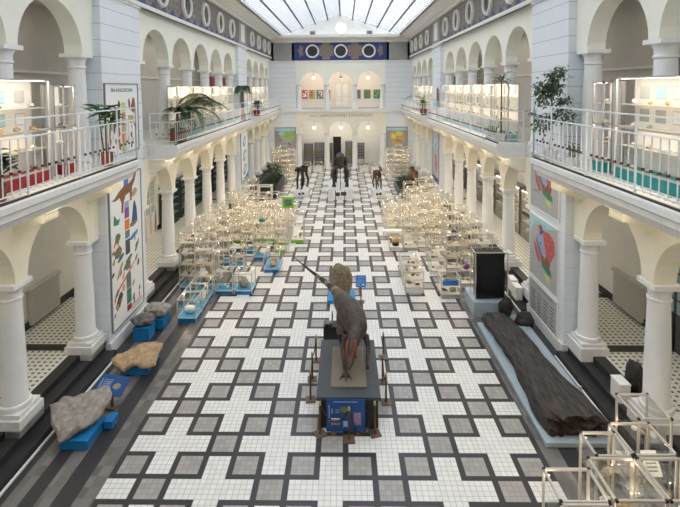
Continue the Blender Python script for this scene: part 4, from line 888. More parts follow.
sign('blue information sign on a short brown post behind the big flat stone', (-5.28, 2.5, 0), .74, .46, .5, .54, -.18, 'board', bits)
plinth('tiny blue block holding a white card by the big flat stone', -5.1, -4.92, 1.75, 2.05, .2); 
# boulder behind the dinosaur with its sign
plinth('bright blue pallet under the upright boulder behind the dinosaur', -.3, .65, 7.9, 8.75, .12, 'pallet')
rock('upright brown grey boulder on a bright blue pallet behind the dinosaur', 'rock4', (.38, .3, .62), (.17, 8.3, .12), 23, sub=4, rough=.2, flat=.12)
bits = [(rect(-.12, .12, .12, .14), 'boardl'), (rect(-.1, .1, .06, .07), 'boardl'), (ell(-.09, -.11, .05, .04, 0, 9, .3), 'c_tan'), (ell(.08, -.11, .05, .03, 0, 9, .3), 'paper')]+[(rect(-.14, .14, .02-k*.03, .028-k*.03), 'boardl') for k in range(3)]
sign('upright blue information sign on a wooden post beside the boulder', (.86, 8.05, 0), .36, .4, 1.2, .74, 0, 'c_blu', bits)
# dark wooden box behind the dinosaur
t = thing('dark_box', 'small dark box with a grey stone on top, behind the dinosaur pedestal', 'box', (-.12, 5.3, 0)); B('block', 'black', (-.22, .26, -.2, .2, 0, .62), t)
rock('grey stone lying on the small dark box behind the dinosaur', 'rock1', (.12, .1, .07), (-.2, 5.24, .62), 31, sub=2)
# black slab on its plinth
plinth('pale blue-grey plinth carrying the tall black slab', 4.53, 5.64, 6.9, 8.1, .52, 'palegrey')
t = thing('black_slab', 'tall polished black slab in a slim metal frame on a grey plinth, right', 'slab', (5.12, 7.3, .52))
b_ = rockmesh(40, 4, (1, 1, 1), 'coal', 'slab', 0)
sl = MB().box(-.46, .5, -.2, .22, .03, 1.6); 
def sub_box(x0, x1, y0, y1, z0, z1, n, amp, seed, mat):
    m = MB(); fs = {}
    nx, ny, nz = n
    def face(fn, a, b):
        o = len(m.v)
        for j in range(b+1):
            for i in range(a+1):
                p = Vector(fn(i/a, j/b)); q = noise.noise_vector(p*2.3+Vector((seed, 0, 0)))*amp+noise.noise_vector(p*7+Vector((seed, 0, 0)))*amp*.35; m.v.append(tuple(p+q))
        for j in range(b):
            for i in range(a): m.f.append((o+j*(a+1)+i, o+j*(a+1)+i+1, o+(j+1)*(a+1)+i+1, o+(j+1)*(a+1)+i)); m.m.append(0)
    X, Y, Zz = lambda t: x0+(x1-x0)*t, lambda t: y0+(y1-y0)*t, lambda t: z0+(z1-z0)*t
    face(lambda a, b: (X(a), y0, Zz(b)), nx, nz); face(lambda a, b: (X(1-a), y1, Zz(b)), nx, nz); face(lambda a, b: (x0, Y(1-a), Zz(b)), ny, nz); face(lambda a, b: (x1, Y(a), Zz(b)), ny, nz); face(lambda a, b: (X(a), Y(b), z1), nx, ny); face(lambda a, b: (X(a), Y(1-b), z0), nx, ny)
    return m
sub_box(-.45, .48, -.18, .2, .05, 1.56, (8, 4, 12), .025, 4, 'coal').build('slab', 'coal', t, 'all')
f = MB()
for x in (-.52, .54):
    for y in (-.26, .28): f.box(x-.014, x+.014, y-.014, y+.014, 0, 1.62)
for z in (1.61,):
    for y in (-.26, .28): f.box(-.52, .54, y-.012, y+.012, z-.012, z+.012)
    for x in (-.52, .54): f.box(x-.012, x+.012, -.26, .28, z-.012, z+.012)
f.build('frame', 'alu', t)
t = thing('lamp_post', 'slim white lamp post standing right of the black slab', 'lamp', (5.92, 7.75, 0)); MB().lathe([(.1, 0), (.1, .02), (.02, .03), (.018, 1.85)], seg=10).build('pole', 'cwhite', t, True); MB().lathe([(.03, 1.85), (.14, 1.84), (.16, 1.9), (.05, 1.97)], seg=14).build('lamp_head', 'cwhite', t, True)
# stones at the foot of the slab
plinth('low pale plinth under the black stones before the slab', 5.35, 5.95, 6.5, 6.86, .14, 'palegrey')
rock('upright black stone leaning by the slab plinth', 'rockb', (.22, .2, .33), (5.5, 6.68, .14), 41, sub=3)
rock('rounded black stone at the upper end of the black oak trunk', 'rockb', (.27, .22, .24), (5.95, 6.3, 0), 43, sub=3)
# black oak trunk on its plinth
plinth('long pale blue-grey plinth under the black oak trunk', 4.5, 6.05, 1.3, 6.38, .12, 'palegrey')
def trunk():
    m = MB(); path = []; n, sg = 44, 28; vs = []; fs = []
    for i in range(n+1):
        t_ = i/n; c = Vector((5.0, 6.35, .3)).lerp(Vector((5.3, 1.5, .32)), t_); c.x += .05*math.sin(t_*5)
        w = .36+.26*t_+.05*math.sin(t_*9)+.05*noise.noise(Vector((t_*9, 0, 0))); hgt = .17+.07*t_
        for k in range(sg):
            a = 2*PI*k/sg; ridge = .1*noise.noise(Vector((math.cos(a)*3, math.sin(a)*3, t_*2)))+.07*noise.noise(Vector((math.cos(a)*7, math.sin(a)*7, t_*5)))
            fl = max(-.9, math.sin(a))
            ca = math.cos(a); x = math.copysign(abs(ca)**.65, ca)*w*(1+ridge*1.2); z = math.copysign(abs(fl)**.6, fl)*hgt*(1+ridge*2.6)+.05*noise.noise(Vector((x*9, t_*4, 1.0)))
            e = 0
            if i > n-3: e = noise.noise(Vector((math.cos(a)*4, math.sin(a)*4, 9)))*.25*(i-n+3)/3
            vs.append((c.x+x, c.y-e, max(.125, c.z+z)))
    for i in range(n):
        for k in range(sg): fs.append((i*sg+k, (i+1)*sg+k, (i+1)*sg+(k+1) % sg, i*sg+(k+1) % sg))
    fs.append(tuple(range(sg))); m.add(vs, fs)
    e = MB(); ev = [vs[n*sg+k] for k in range(sg)]; ctr = Vector((5.3, 1.58, .32)); vv = list(ev); rings = [range(sg)]
    ev2 = []
    for s_ in (.75, .5, .25):
        for p in ev:
            q = ctr+(Vector(p)-ctr)*s_; q.y += R.uniform(-.16, .1); q.z += R.uniform(-.03, .03); vv.append(tuple(q))
    vv.append((5.3, 1.5, .32)); ff = []
    for r in range(3):
        for k in range(sg): ff.append((r*sg+k, r*sg+(k+1) % sg, (r+1)*sg+(k+1) % sg, (r+1)*sg+k))
    for k in range(sg): ff.append((3*sg+k, 3*sg+(k+1) % sg, 4*sg))
    e.add(vv, ff)
    return m, e
R.seed(2)
m, e = trunk(); lg = thing('oak_trunk', 'huge flattened black oak trunk lying on a pale plinth beside the right steps', 'tree trunk', (0, 0, 0))
tk = m.build('trunk', 'bark', lg, 'all'); e.build('broken_end', 'barkend', lg)
for ch in lg.children: ch.location = (-5.2, -3.9, -.12)
lg.location = (5.2, 3.9, .12)
# crates and stones on the right steps
for i, (x, y, lab) in enumerate(((6.33, 8.1, 'front white box on the right steps behind the near pier'), (6.4, 8.75, 'rear white box on the right steps behind the near pier'))):
    t = thing('white_box', lab, 'box', (x, y, .15)); B('block', 'cwhite', (-.07, .14, -.24, .24, 0, .42), t); B('lid', 'paper', (-.08, .15, -.25, .25, .42, .45), t)
t = thing('white_box', 'tall white box standing on the steps before the near right column', 'box', (6.72, 2.45, .3)); B('block', 'cwhite', (-.13, .11, -.18, .2, 0, .42), t); B('lid', 'paper', (-.14, .12, -.19, .21, .42, .45), t)
rock('dark pointed stone beside the white box by the near right column', 'rockb', (.19, .2, .36), (7.06, 2.5, .45), 47, sub=3)
for x, y in ((5.95, 3.2),):
    t = thing('floor_spotlight', 'small metal spotlight on the floor strip beside the oak trunk', 'spotlight', (6.16, 3.2, 0)); MB().box(-.05, .05, -.09, .09, 0, .03).build('foot', 'alu', t); MB().lathe([(.035, .03), (.04, .1), (.025, .12)], seg=10).build('head', 'alu', t)

# ------------------------------------------------------------------ dinosaur and its barrier
PX, PY0, PY1, PH = .36, 1.8, 4.2, .74
t = thing('dinosaur_pedestal', 'dark grey pedestal under the dinosaur in the middle of the hall', 'pedestal', (PX, 3.0, 0))
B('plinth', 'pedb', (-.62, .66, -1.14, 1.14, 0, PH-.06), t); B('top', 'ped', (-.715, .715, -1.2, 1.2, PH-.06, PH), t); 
B('sand_slab', 'matt', (-.4, .42, -.86, .82, PH, PH+.03), t)
def skin(name, mat, tubes, parent, voxel=.022, seg=12, icos=()):
    m = MB()
    for pts, rad in tubes: m.tube(pts, rad, seg)
    for c, r in icos: m.ico(c, r, 0, 2)
    o = m.build(name, mat, parent, 'all')
    md = o.modifiers.new('skin', 'REMESH'); md.mode = 'VOXEL'; md.voxel_size = voxel; md.use_smooth_shade = True
    s_ = o.modifiers.new('smooth', 'SMOOTH'); s_.factor = .5; s_.iterations = 4
    return o
DZ = PH+.03
d = thing('dinosaur', 'life-like crested dinosaur model with long banded tail, on the dark pedestal', 'dinosaur', (.25, 3.85, DZ))
def W(x, y, z): return (x-.25, y-3.85, z-DZ)
spine = [W(-1.48, 7.15, 2.02), W(-1.1, 6.65, 1.92), W(-.75, 6.15, 1.86), W(-.42, 5.65, 1.84), W(-.12, 5.1, 1.84), W(.1, 4.6, 1.84), W(.24, 4.1, 1.84), W(.4, 3.7, 1.8), W(.53, 3.35, 1.72), W(.58, 3.05, 1.66), W(.55, 2.82, 1.62), W(.49, 2.65, 1.56), W(.44, 2.52, 1.48)]
rad = [.012, .026, .045, .066, .095, .15, (.26, .28), (.33, .35), (.32, .36), (.27, .3), (.18, .2), (.15, .15), (.13, .12)]
legL = [W(.26, 3.75, 1.65), W(.22, 3.35, 1.35), W(.24, 3.5, 1.02), W(.26, 2.95, .86), W(.3, 2.62, .81)]
legR = [W(.44, 4.0, 1.7), W(.52, 3.85, 1.35), W(.46, 4.12, 1.05), W(.46, 3.75, .86), W(.45, 3.5, .81)]
tubes = [(spine, rad), ([W(.45, 2.6, 1.54), W(.42, 2.42, 1.4), W(.39, 2.26, 1.26), W(.37, 2.16, 1.16)], [.12, (.12, .11), (.09, .075), .05]), ([W(.44, 2.56, 1.42), W(.42, 2.42, 1.27), W(.4, 2.3, 1.14)], [.08, .055, .03]),
         (legL, [.2, .15, .085, .055, .06]), (legR, [.2, .15, .085, .055, .06])]
for lx, ly in ((.3, 2.62), (.45, 3.5)):
    for dx, L in ((-.12, .2), (0, .26), (.12, .2)): tubes.append(([W(lx, ly, .82), W(lx+dx*.6, ly-L*.6, .8), W(lx+dx, ly-L, .785)], [.055, .035, .016]))
for sx in (-1, 1):
    bx_ = .55+sx*.24
    tubes.append(([W(bx_, 3.05, 1.5), W(bx_+sx*.07, 2.95, 1.24), W(bx_+sx*.04, 2.72, 1.12), W(bx_+sx*.03, 2.62, 1.04)], [.09, .06, .045, .035]))
    for k in (-1, 0, 1): tubes.append(([W(bx_+sx*.03, 2.64, 1.06), W(bx_+sx*.03+k*.035, 2.56, .98), W(bx_+sx*.03+k*.04, 2.54, .9)], [.024, .018, .008]))
body = skin('body', 'dino', tubes, d, .02)
c = MB()
for sx in (-1, 1):
    pts = [W(.44+sx*.05, 2.58, 1.62), W(.44+sx*.09, 2.5, 1.66), W(.43+sx*.1, 2.42, 1.6), W(.4+sx*.08, 2.33, 1.46), W(.38+sx*.045, 2.24, 1.32)]
    c.tube(pts, [.012, .028, .03, .026, .012], 8)
c.build('crest', 'redbrown', d, True)
c = MB(); 
for sx in (-1, 1): c.ico(W(.43+sx*.1, 2.45, 1.46), .022, 0, 1)
c.build('eye', 'amber', d)
c = MB()
for k in range(7):
    for sx in (-1, 1): c.tube([W(.4+sx*(.075-.006*k), 2.4-.03*k, 1.28-.02*k), W(.4+sx*(.075-.006*k), 2.4-.03*k, 1.24-.02*k)], [.008, .001], 5)
c.build('teeth', 'paper', d)
c = MB()
for lx, ly in ((.3, 2.62), (.45, 3.5)):
    for dx, L in ((-.12, .2), (0, .26), (.12, .2)): c.tube([W(lx+dx, ly-L+.01, .79), W(lx+dx*1.15, ly-L-.05, .775)], [.016, .004], 6)
c.build('claws', 'claw', d)
# stanchions with ropes
def stanchion(lab, x, y, rz=0):
    t = thing('rope_stanchion', lab, 'stanchion', (x, y, 0), rz)
    MB().box(-.12, .12, -.12, .12, 0, .025).build('base', 'steel', t); MB().lathe([(.024, .025), (.022, .66)], seg=10).build('post', 'post', t, True); MB().lathe([(.028, .66), (.03, .69), (.018, .71), (.024, .735), (.008, .75)], seg=12).build('cap', 'brass', t, True); return t
SP = {'fl': (-.27, 1.66), 'fm': (.365, 1.5), 'fr': (.93, 1.68), 'l1': (-.56, 2.8), 'l2': (-.57, 3.6), 'l3': (-.52, 4.45), 'r1': (1.27, 2.72), 'r2': (1.25, 3.5), 'r3': (1.36, 4.6), 'bk': (-.1, 5.85)}
LB = {'fl': 'left one of the three rope posts in front of the blue dinosaur board', 'fm': 'middle rope post in front of the blue dinosaur board', 'fr': 'right one of the three rope posts in front of the blue dinosaur board', 'l1': 'nearest rope post on the left side of the dinosaur pedestal', 'l2': 'middle rope post on the left side of the dinosaur pedestal', 'l3': 'farthest rope post on the left side of the dinosaur pedestal', 'r1': 'nearest rope post on the right side of the dinosaur pedestal', 'r2': 'middle rope post on the right side of the dinosaur pedestal', 'r3': 'farthest rope post on the right side of the dinosaur pedestal', 'bk': 'single rope post behind the dinosaur near the small dark box'}
for k_, (x, y) in SP.items(): stanchion('bronze '+LB[k_], x, y, {'fl': .5, 'fr': .3}.get(k_, .1))
def rope(lab, a, b, sag, name='barrier_rope', z=.68):
    A, B_ = Vector((*a, z)), Vector((*b, z)); mid = (A+B_)/2; pts = []
    for k in range(15):
        u = k/14; p = A.lerp(B_, u); p.z -= sag*(1-(2*u-1)**2); pts.append(p-Vector((mid.x, mid.y, 0)))
    o = MB().tube(pts, .016, 7).build(name, 'rope', None, True, (mid.x, mid.y, 0)); return tag(o, lab, 'rope')
for a, b, s_, l in (('fl', 'fm', .34, 'brown rope sagging between the left and middle front posts'), ('fm', 'fr', .6, 'brown rope sagging low between the middle and right front posts'), ('l1', 'l2', .2, 'brown rope between the near and middle left posts'), ('l2', 'l3', .2, 'brown rope between the middle and far left posts'), ('r1', 'r2', .3, 'brown rope between the near and middle right posts'), ('r2', 'r3', .25, 'brown rope between the middle and far right posts')): rope(l, SP[a], SP[b], s_)
ib = thing('information_board', 'blue dinosaur information board leaning in front of the pedestal', 'board', (.3, 1.72, 0))
MB().prism([(-.43, -.02, .04), (.42, -.02, .04), (.42, .05, .72), (-.43, .05, .72)], (0, .02, -.002)).build('panel', 'board', ib)
m_ = MB(); ms = []
def onb(poly, mt):
    if mt not in ms: ms.append(mt)
    m_.prism([(u, -.0215+.07*(v-.04)/.68-.001, v) for u, v in poly], (0, -.003, 0), ms.index(mt))
onb(rect(-.28, .26, .66, .675), 'boardl'); onb(rect(-.38, -.36, .25, .6), 'boardl'); onb(rect(-.32, -.29, .42, .52), 'c_tan'); onb(rect(-.12, .04, .45, .56), 'c_olv'); onb(rect(-.33, -.13, .18, .3), 'pink'); onb(rect(-.33, -.13, .3, .32), 'paper'); onb(rect(.17, .33, .18, .44), 'pink'); onb(rect(-.06, .04, .14, .26), 'boardl'); onb(rect(-.12, .08, .32, .43), 'c_dbl')
for k in range(3): onb(rect(-.24, -.14, .5-k*.03, .508-k*.03), 'boardl')
m_.build('print', ms, ib)
for x in (-.28, .28): MB().box(x-.05, x+.05, -.1, .06, 0, .045).build('foot', 'steel', ib)

# ------------------------------------------------------------------ skeletons at the far end
def wpedestal(lab, x0, x1, y0, y1, h, pr=True):
    t = thing('white_pedestal', lab, 'pedestal', ((x0+x1)/2, (y0+y1)/2, 0)); w, dd = (x1-x0)/2, (y1-y0)/2
    B('block', 'wped', (-w, w, -dd, dd, 0, h), t)
    if pr: pl = B('picture_panel', 'paper', (-w*.6, w*.6, -dd-.03, -dd, h*.25, h*.85), t); MB().box(-w*.4, -w*.05, -dd-.034, -dd-.03, h*.35, h*.7).box(.02, w*.45, -dd-.034, -dd-.03, h*.4, h*.75).build('print', 'c_dgr', pl)
wpedestal('large white pedestal under the mammoth skeleton', -.82, .9, 23.3, 26.6, .72)
wpedestal('low white pedestal under the black skeleton on the left', -3.2, -2.2, 24.1, 26.0, .45)
wpedestal('low white pedestal under the small brown skeleton on the right', 2.2, 3.1, 23.8, 25.4, .5)
t = thing('mammoth_skeleton', 'dark mammoth skeleton with curving tusks facing the hall', 'skeleton', (.03, 24.6, .72))
sp = [(0, -.55, 2.0), (0, -.1, 2.2), (0, .5, 2.1), (0, 1.1, 1.85), (0, 1.45, 1.5), (0, 1.6, 1.1)]
MB().tube(sp, [.09, .1, .09, .09, .05, .02], 10).build('spine', 'bone', t, True)
m = MB()
for k in range(9):
    y = -.4+k*.17; hz = 2.12-.03*k
    for sx in (-1, 1): m.tube([(0, y, hz), (sx*.34, y, hz-.12), (sx*.48, y-.03, hz-.5), (sx*.4, y-.06, hz-.85), (sx*.16, y-.08, hz-1.05)], [.035, .035, .03, .03, .02], 6)
m.build('rib', 'bone', t, True)
sk = skin('skull', 'bone', [([(0, -.6, 2.02), (0, -.85, 2.2), (0, -1.05, 2.1), (0, -1.15, 1.7), (0, -1.2, 1.4)], [.2, (.3, .26), (.3, .24), (.22, .18), .14]), ([(0, -.8, 1.65), (0, -1.02, 1.35)], [.16, .1])], t, .03)
for sx in (-1, 1): MB().tube([(sx*.14, -1.15, 1.55), (sx*.36, -1.3, 1.5), (sx*.56, -1.5, 1.25), (sx*.58, -1.75, .95), (sx*.42, -1.95, .78), (sx*.2, -2.0, .85)], [.07, .075, .07, .06, .045, .015], 9).build('tusk', 'tusk', t, True)
for sx in (-1, 1):
    for y, x, top in ((-.5, .42, 1.95), (1.1, .36, 1.6)):
        MB().tube([(sx*x*.8, y, top), (sx*x, y+.08, top*.62), (sx*(x+.03), y, top*.5), (sx*(x+.03), y+.03, .2), (sx*(x+.03), y-.08, .05)], [.15, .1, .13, .1, .15], 9).build('leg', 'bone', t, True)
MB().tube([(0, -1.35, 0), (0, -1.28, 1.4)], .03, 7).build('support_pole', 'c_dgr', t, True)
MB().tube([(-.42, -.4, 1.9), (0, -.35, 2.15), (.42, -.4, 1.9)], [.12, .1, .12], 8).build('shoulder', 'bone', t, True); MB().tube([(-.38, 1.1, 1.55), (0, 1.1, 1.85), (.38, 1.1, 1.55)], [.14, .12, .14], 8).build('pelvis', 'bone', t, True)
def quad(lab, loc, rz, L, H, mat, headlen, head_up, leg=.05):
    t = thing('animal_skeleton', lab, 'skeleton', loc, rz)
    y0, y1 = -L/2, L/2
    MB().tube([(0, y0, H), (0, 0, H*1.04), (0, y1, H*.98), (0, y1+.15, H*.7)], [.05, .055, .05, .015], 8).build('spine', mat, t, True)
    MB().tube([(0, y0, H), (0, y0-.22, H+head_up*.5), (0, y0-.36, H+head_up)], [.06, .05, .06], 8).build('neck', mat, t, True)
    skin('skull', mat, [([(0, y0-.3, H+head_up+.02), (0, y0-.3-headlen*.5, H+head_up), (0, y0-.3-headlen, H+head_up-.12)], [.1, .08, .04]), ([(0, y0-.34, H+head_up-.08), (0, y0-.3-headlen*.9, H+head_up-.2)], [.05, .03])], t, .018)
    m = MB()
    for k in range(8):
        y = y0+.05+k*L*.085
        for sx in (-1, 1): m.tube([(0, y, H), (sx*.17, y, H-.08), (sx*.2, y-.02, H-.26), (sx*.08, y-.04, H-.46)], .016, 6)
    m.build('rib', mat, t, True)
    for sx in (-1, 1):
        MB().tube([(sx*.1, y0+.08, H-.02), (sx*.18, y0+.2, H*.7), (sx*.17, y0+.02, H*.42), (sx*.17, y0+.05, .1), (sx*.17, y0-.07, .03)], [leg*1.5, leg, leg, leg*.8, leg*.8], 8).build('leg', mat, t, True)
        MB().tube([(sx*.1, y1-.05, H-.02), (sx*.18, y1-.18, H*.62), (sx*.17, y1+.12, H*.34), (sx*.17, y1, .1), (sx*.17, y1-.12, .03)], [leg*1.7, leg*1.1, leg*.9, leg*.8, leg*.8], 8).build('leg', mat, t, True)
    MB().tube([(-.15, y0+.05, H-.12), (0, y0+.05, H+.02), (.15, y0+.05, H-.12)], [.05, .06, .05], 7).build('shoulder', mat, t, True)
quad('black bear-like skeleton on the low white pedestal, left of the mammoth', (-2.7, 25.1, .45), -.35, 1.0, 1.5, 'bone', .38, .02, .085)
quad('small brown hoofed skeleton on the low white pedestal, right of the mammoth', (2.62, 24.7, .5), .2, .8, 1.2, 'bone2', .3, .35, .065)
for x, l in ((-.3, 'left'), (.32, 'right')): stanchion('bronze rope post before the mammoth pedestal, %s one' % l, x, 23.0)
# ------------------------------------------------------------------ plants
def leafquad(m, base, d, L, w, droop, mt=0, fold=.12):
    d = Vector(d).normalized(); up = Vector((0, 0, 1)); s = d.cross(up)
    if s.length < .05: s = Vector((1, 0, 0))
    s.normalize(); b = Vector(base); p = []
    for t, ww in ((0, .12), (.35, 1), (.7, .75), (1, 0.03)):
        c = b+d*(L*t)+Vector((0, 0, -droop*L*t*t)); n = Vector((0, 0, -fold*w*ww)); p.append((c-s*(w/2*ww)+n*-1, c+n, c+s*(w/2*ww)+n*-1))
    vs = [q for r in p for q in r]; fs = []
    for r in range(3):
        for k in range(2): fs.append((r*3+k, r*3+k+1, (r+1)*3+k+1, (r+1)*3+k))
    m.add(vs, fs, mt)
def potted(name, label, loc, pot, ph, pr_, box=False, group=None):
    t = thing(name, label, 'plant', loc, 0, group)
    if box: 
        MB().box(-pr_, pr_, -pr_, pr_, 0, ph).box(-pr_-.02, pr_+.02, -pr_-.02, pr_+.02, ph*.25, ph*.32).box(-pr_-.02, pr_+.02, -pr_-.02, pr_+.02, ph*.85, ph).build('planter', pot, t)
        B('soil', 'soil', (-pr_+.02, pr_-.02, -pr_+.02, pr_-.02, ph, ph+.01), t)
    else:
        MB().lathe([(pr_*.72, 0), (pr_*.95, ph*.85), (pr_*1.05, ph*.86), (pr_*1.05, ph), (pr_*.9, ph), (pr_*.88, ph-.03)], seg=18).build('pot', pot, t, True)
        MB().lathe([(pr_*.9, ph-.04), (pr_*.9, ph-.03)], seg=14).build('soil', 'soil', t)
    return t
def broad(name, label, loc, H, n, L, w, pot='pot', ph=.28, pr_=.16, leaf='leaf', seed=1, canes=3):
    R.seed(seed); t = potted(name, label, loc, pot, ph, pr_); s = MB(); lf = MB()
    for c in range(canes):
        hx = H*(1-.25*c/canes)*R.uniform(.85, 1.05); dx, dy = R.uniform(-.1, .1), R.uniform(-.1, .1); top = Vector((dx*1.5, dy*1.5, hx))
        s.tube([(dx*.5, dy*.5, ph-.05), (dx, dy, hx*.5), top], [.022, .02, .016], 6)
        for k in range(n):
            a = k*2.4+c; z = hx-(k//4)*.1
            leafquad(lf, (top.x*z/hx, top.y*z/hx, z), (math.cos(a), math.sin(a), R.uniform(.0, .7)), L*R.uniform(.75, 1.1), w, R.uniform(.1, .5))
    s.build('stem', 'stem', t, True); lf.build('foliage', leaf, t); return t
def palm(name, label, loc, fronds, H, pot='wood', ph=.5, pr_=.24, leaf='dleaf', box=True, seed=1, lw=.045, ll=.34):
    """fronds: (azimuth, length, rise, droop)"""
    R.seed(seed); t = potted(name, label, loc, pot, ph, pr_, box); lf = MB(); s = MB(); s.tube([(0, 0, ph-.02), (0, 0, H)], [.06, .045], 7)
    for az, L, rise, droop in fronds:
        pts = []; N_ = 14
        for k in range(N_+1):
            u = k/N_; pts.append(Vector((math.cos(az)*L*u, math.sin(az)*L*u, H+rise*math.sin(u*PI*.75)-droop*u*u)))
        s.tube(pts, [.014*(1-.8*k/N_)+.003 for k in range(N_+1)], 5)
        for k in range(2, N_+1):
            d = (pts[k]-pts[k-1]).normalized(); sd_ = d.cross(Vector((0, 0, 1))).normalized()
            for q in (-1, 1):
                for f in (0, .5):
                    b = pts[k-1].lerp(pts[k], f); leafquad(lf, b, d*.55+sd_*q+Vector((0, 0, .1)), ll*math.sin(PI*(k+f)/(N_+2))**.6, lw, .55)
    s.build('stem', 'stem', t, True); lf.build('foliage', leaf, t); return t
def strap(name, label, loc, H, n, L, w, pot, ph, pr_, leaf='dleaf', seed=1, rise=.6):
    R.seed(seed); t = potted(name, label, loc, pot, ph, pr_); lf = MB(); s = MB(); s.tube([(0, 0, ph-.05), (0, 0, max(H, ph))], [.03, .025], 6); s.build('stem', 'stem', t, True)
    for k in range(n):
        a = k*2.4; e = R.uniform(-.2, rise*2); leafquad(lf, (0, 0, max(H, ph)-.02+R.uniform(-.05, .1)), (math.cos(a), math.sin(a), e), L*R.uniform(.8, 1.1), w, R.uniform(.1, .6))
    lf.build('foliage', leaf, t); return t
def ficus(name, label, loc, H, spread, n, pot='wpot', ph=.3, pr_=.2, leaf='pleaf', seed=4, low=.35):
    R.seed(seed); t = potted(name, label, loc, pot, ph, pr_); s = MB(); lf = MB()
    s.tube([(0, 0, ph-.05), (.03, .02, H*.5), (0, 0, H*.92)], [.03, .022, .01], 7)
    for b in range(16):
        z = H*R.uniform(low, .92); a = b*2.4; L = spread*R.uniform(.5, 1)*(1.1-.5*z/H); e = Vector((math.cos(a)*L, math.sin(a)*L, z+R.uniform(.05, .3)))
        s.tube([(0, 0, z-.05), (e.x*.5, e.y*.5, (z+e.z)/2+.08), e], [.012, .008, .004], 5)
        for q in range(n//16):
            u = R.uniform(.3, 1.05); c = Vector((e.x*u, e.y*u, z+(e.z-z)*u))+Vector((R.gauss(0, .07), R.gauss(0, .07), R.gauss(0, .08)))
            leafquad(lf, c, (R.uniform(-1, 1), R.uniform(-1, 1), R.uniform(-.6, .3)), R.uniform(.09, .14), .06, .3)
    s.build('trunk', 'stem', t, True); lf.build('foliage', leaf, t); return t
GZ = ZG+.004
broad('potted_plant', 'broad-leaved plant in a terracotta pot before the upper left poster', (-5.92, 3.85, GZ), 1.65, 11, .5, .18, 'pot', .34, .19, 'leaf', 3)
broad('potted_plant', 'bushy plant in a brown pot at the left edge of the near gallery', (-5.92, -.05, GZ), .95, 14, .42, .16, 'pot', .3, .16, 'dleaf', 9)
palm('potted_palm', 'large palm in a wooden planter, fronds arching along the middle left railing', (-5.95, 9.25, GZ), [(1.53, 6.2, .6, .55), (1.5, 4.6, .8, .6), (1.6, 5.2, .75, .8), (1.5, 3.4, .9, .4), (1.2, 1.2, .5, .9), (-1.4, .7, .5, .9), (1.45, 4.0, .45, 1.0), (1.56, 2.4, .5, 1.1)], 1.05, seed=2, ll=.6, lw=.08)
palm('potted_palm', 'tall slender palm near the second left pier on the gallery', (-5.98, 21.0, GZ), [(a, .45+.12*(i % 3), .4, .5) for i, a in enumerate((0, 1.1, 2.0, 3.0, 4.1, 5.2, 1.6))], 1.9, 'pot', .4, .2, 'pleaf', False, 5, .05, .35)
broad('potted_plant', 'bushy dark plant in a red planter on the farthest left balcony', (-5.95, 25.4, GZ), 1.15, 14, .42, .16, 'red', .4, .26, 'dleaf', 12, 4)
ficus('potted_tree', 'airy small-leaved tree in a white pot at the near right pier', (5.85, 4.4, GZ), 2.5, .72, 1100)
broad('potted_plant', 'small leafy plant right of the airy tree on the near right gallery', (6.0, 3.55, GZ), .55, 9, .22, .07, 'wpot', .22, .12, 'dleaf', 17, 3)
strap('potted_dracaena', 'tall dracaena with spiky crown at the middle right railing', (6.0, 8.85, GZ), 2.2, 30, .58, .05, 'wpot', .3, .18, 'dleaf', 3)
strap('potted_plant', 'upright sword-leaved plant beside the dracaena', (5.95, 9.25, GZ), .25, 14, .62, .07, 'wpot', .24, .16, 'leaf', 6, 2.2)
broad('potted_plant', 'low green plant in a white trough beside the sword-leaved plant', (5.92, 9.8, GZ), .45, 9, .25, .08, 'wpot', .26, .22, 'leaf', 19, 3)
broad('potted_plant', 'bushy plant in a wooden tub on the farthest right balcony', (5.95, 25.2, GZ), 1.2, 13, .42, .13, 'wood', .45, .28, 'leaf', 22, 4)
strap('potted_plant', 'slim plant at the very end of the right balcony', (6.0, 33.0, GZ), 1.1, 14, .55, .06, 'wpot', .3, .2, 'dleaf', 8)
# planters on the hall floor
def planterbox(lab, x0, x1, y0, y1, h, mat, zt=True):
    t = thing('planter', lab, 'planter', ((x0+x1)/2, (y0+y1)/2, 0)); w, dd = (x1-x0)/2, (y1-y0)/2
    MB().box(-w, w, -dd, -dd+.06, 0, h).box(-w, w, dd-.06, dd, 0, h).box(-w, -w+.06, -dd, dd, 0, h).box(w-.06, w, -dd, dd, 0, h).build('box', mat, t); B('soil', 'soil', (-w+.06, w-.06, -dd+.06, dd-.06, 0, h-.08), t)
planterbox('long dark planter at the far left before the arcade', -5.65, -4.45, 23.75, 28.6, .75, 'black')
c = showcase('white framed dark glass case standing at the end of the long dark planter', -5.55, -4.6, 23.05, 23.68, 1.0, 'black', short='white framed dark case', shelves=[.5], frame='cwhite', t=.07, lamps=1, spec=0, deck='black')
planterbox('low grey planter at the far right before the arcade', 4.1, 5.9, 24.5, 27.6, .42, 'c_gry')
def bush(name, lab, loc, H, rad, n, leaf, seed, L=.4, w=.1):
    R.seed(seed); t = thing(name, lab, 'plant', loc); lf = MB(); s = MB()
    for k in range(n):
        a = R.uniform(0, 6.28); r = rad*R.random()**.6; z = R.uniform(.1, 1)*H; b = Vector((math.cos(a)*r*.6, math.sin(a)*r*.6, z*.75)); leafquad(lf, b, (math.cos(a), math.sin(a), R.uniform(-.1, 1)), L*R.uniform(.6, 1.2), w, .5)
        if k % 6 == 0: s.tube([(b.x*.3, b.y*.3, -.02), b], [.012, .008], 5)
    s.build('stem', 'stem', t); lf.build('foliage', leaf, t); return t
bush('planter_shrub', 'tall dark shrub in the middle of the long dark planter', (-4.95, 26.2, .67), 1.9, .6, 150, 'dleaf', 31)
bush('planter_shrub', 'dark leafy shrub at the near end of the long dark planter', (-5.2, 24.7, .67), 1.1, .5, 90, 'dleaf', 32)
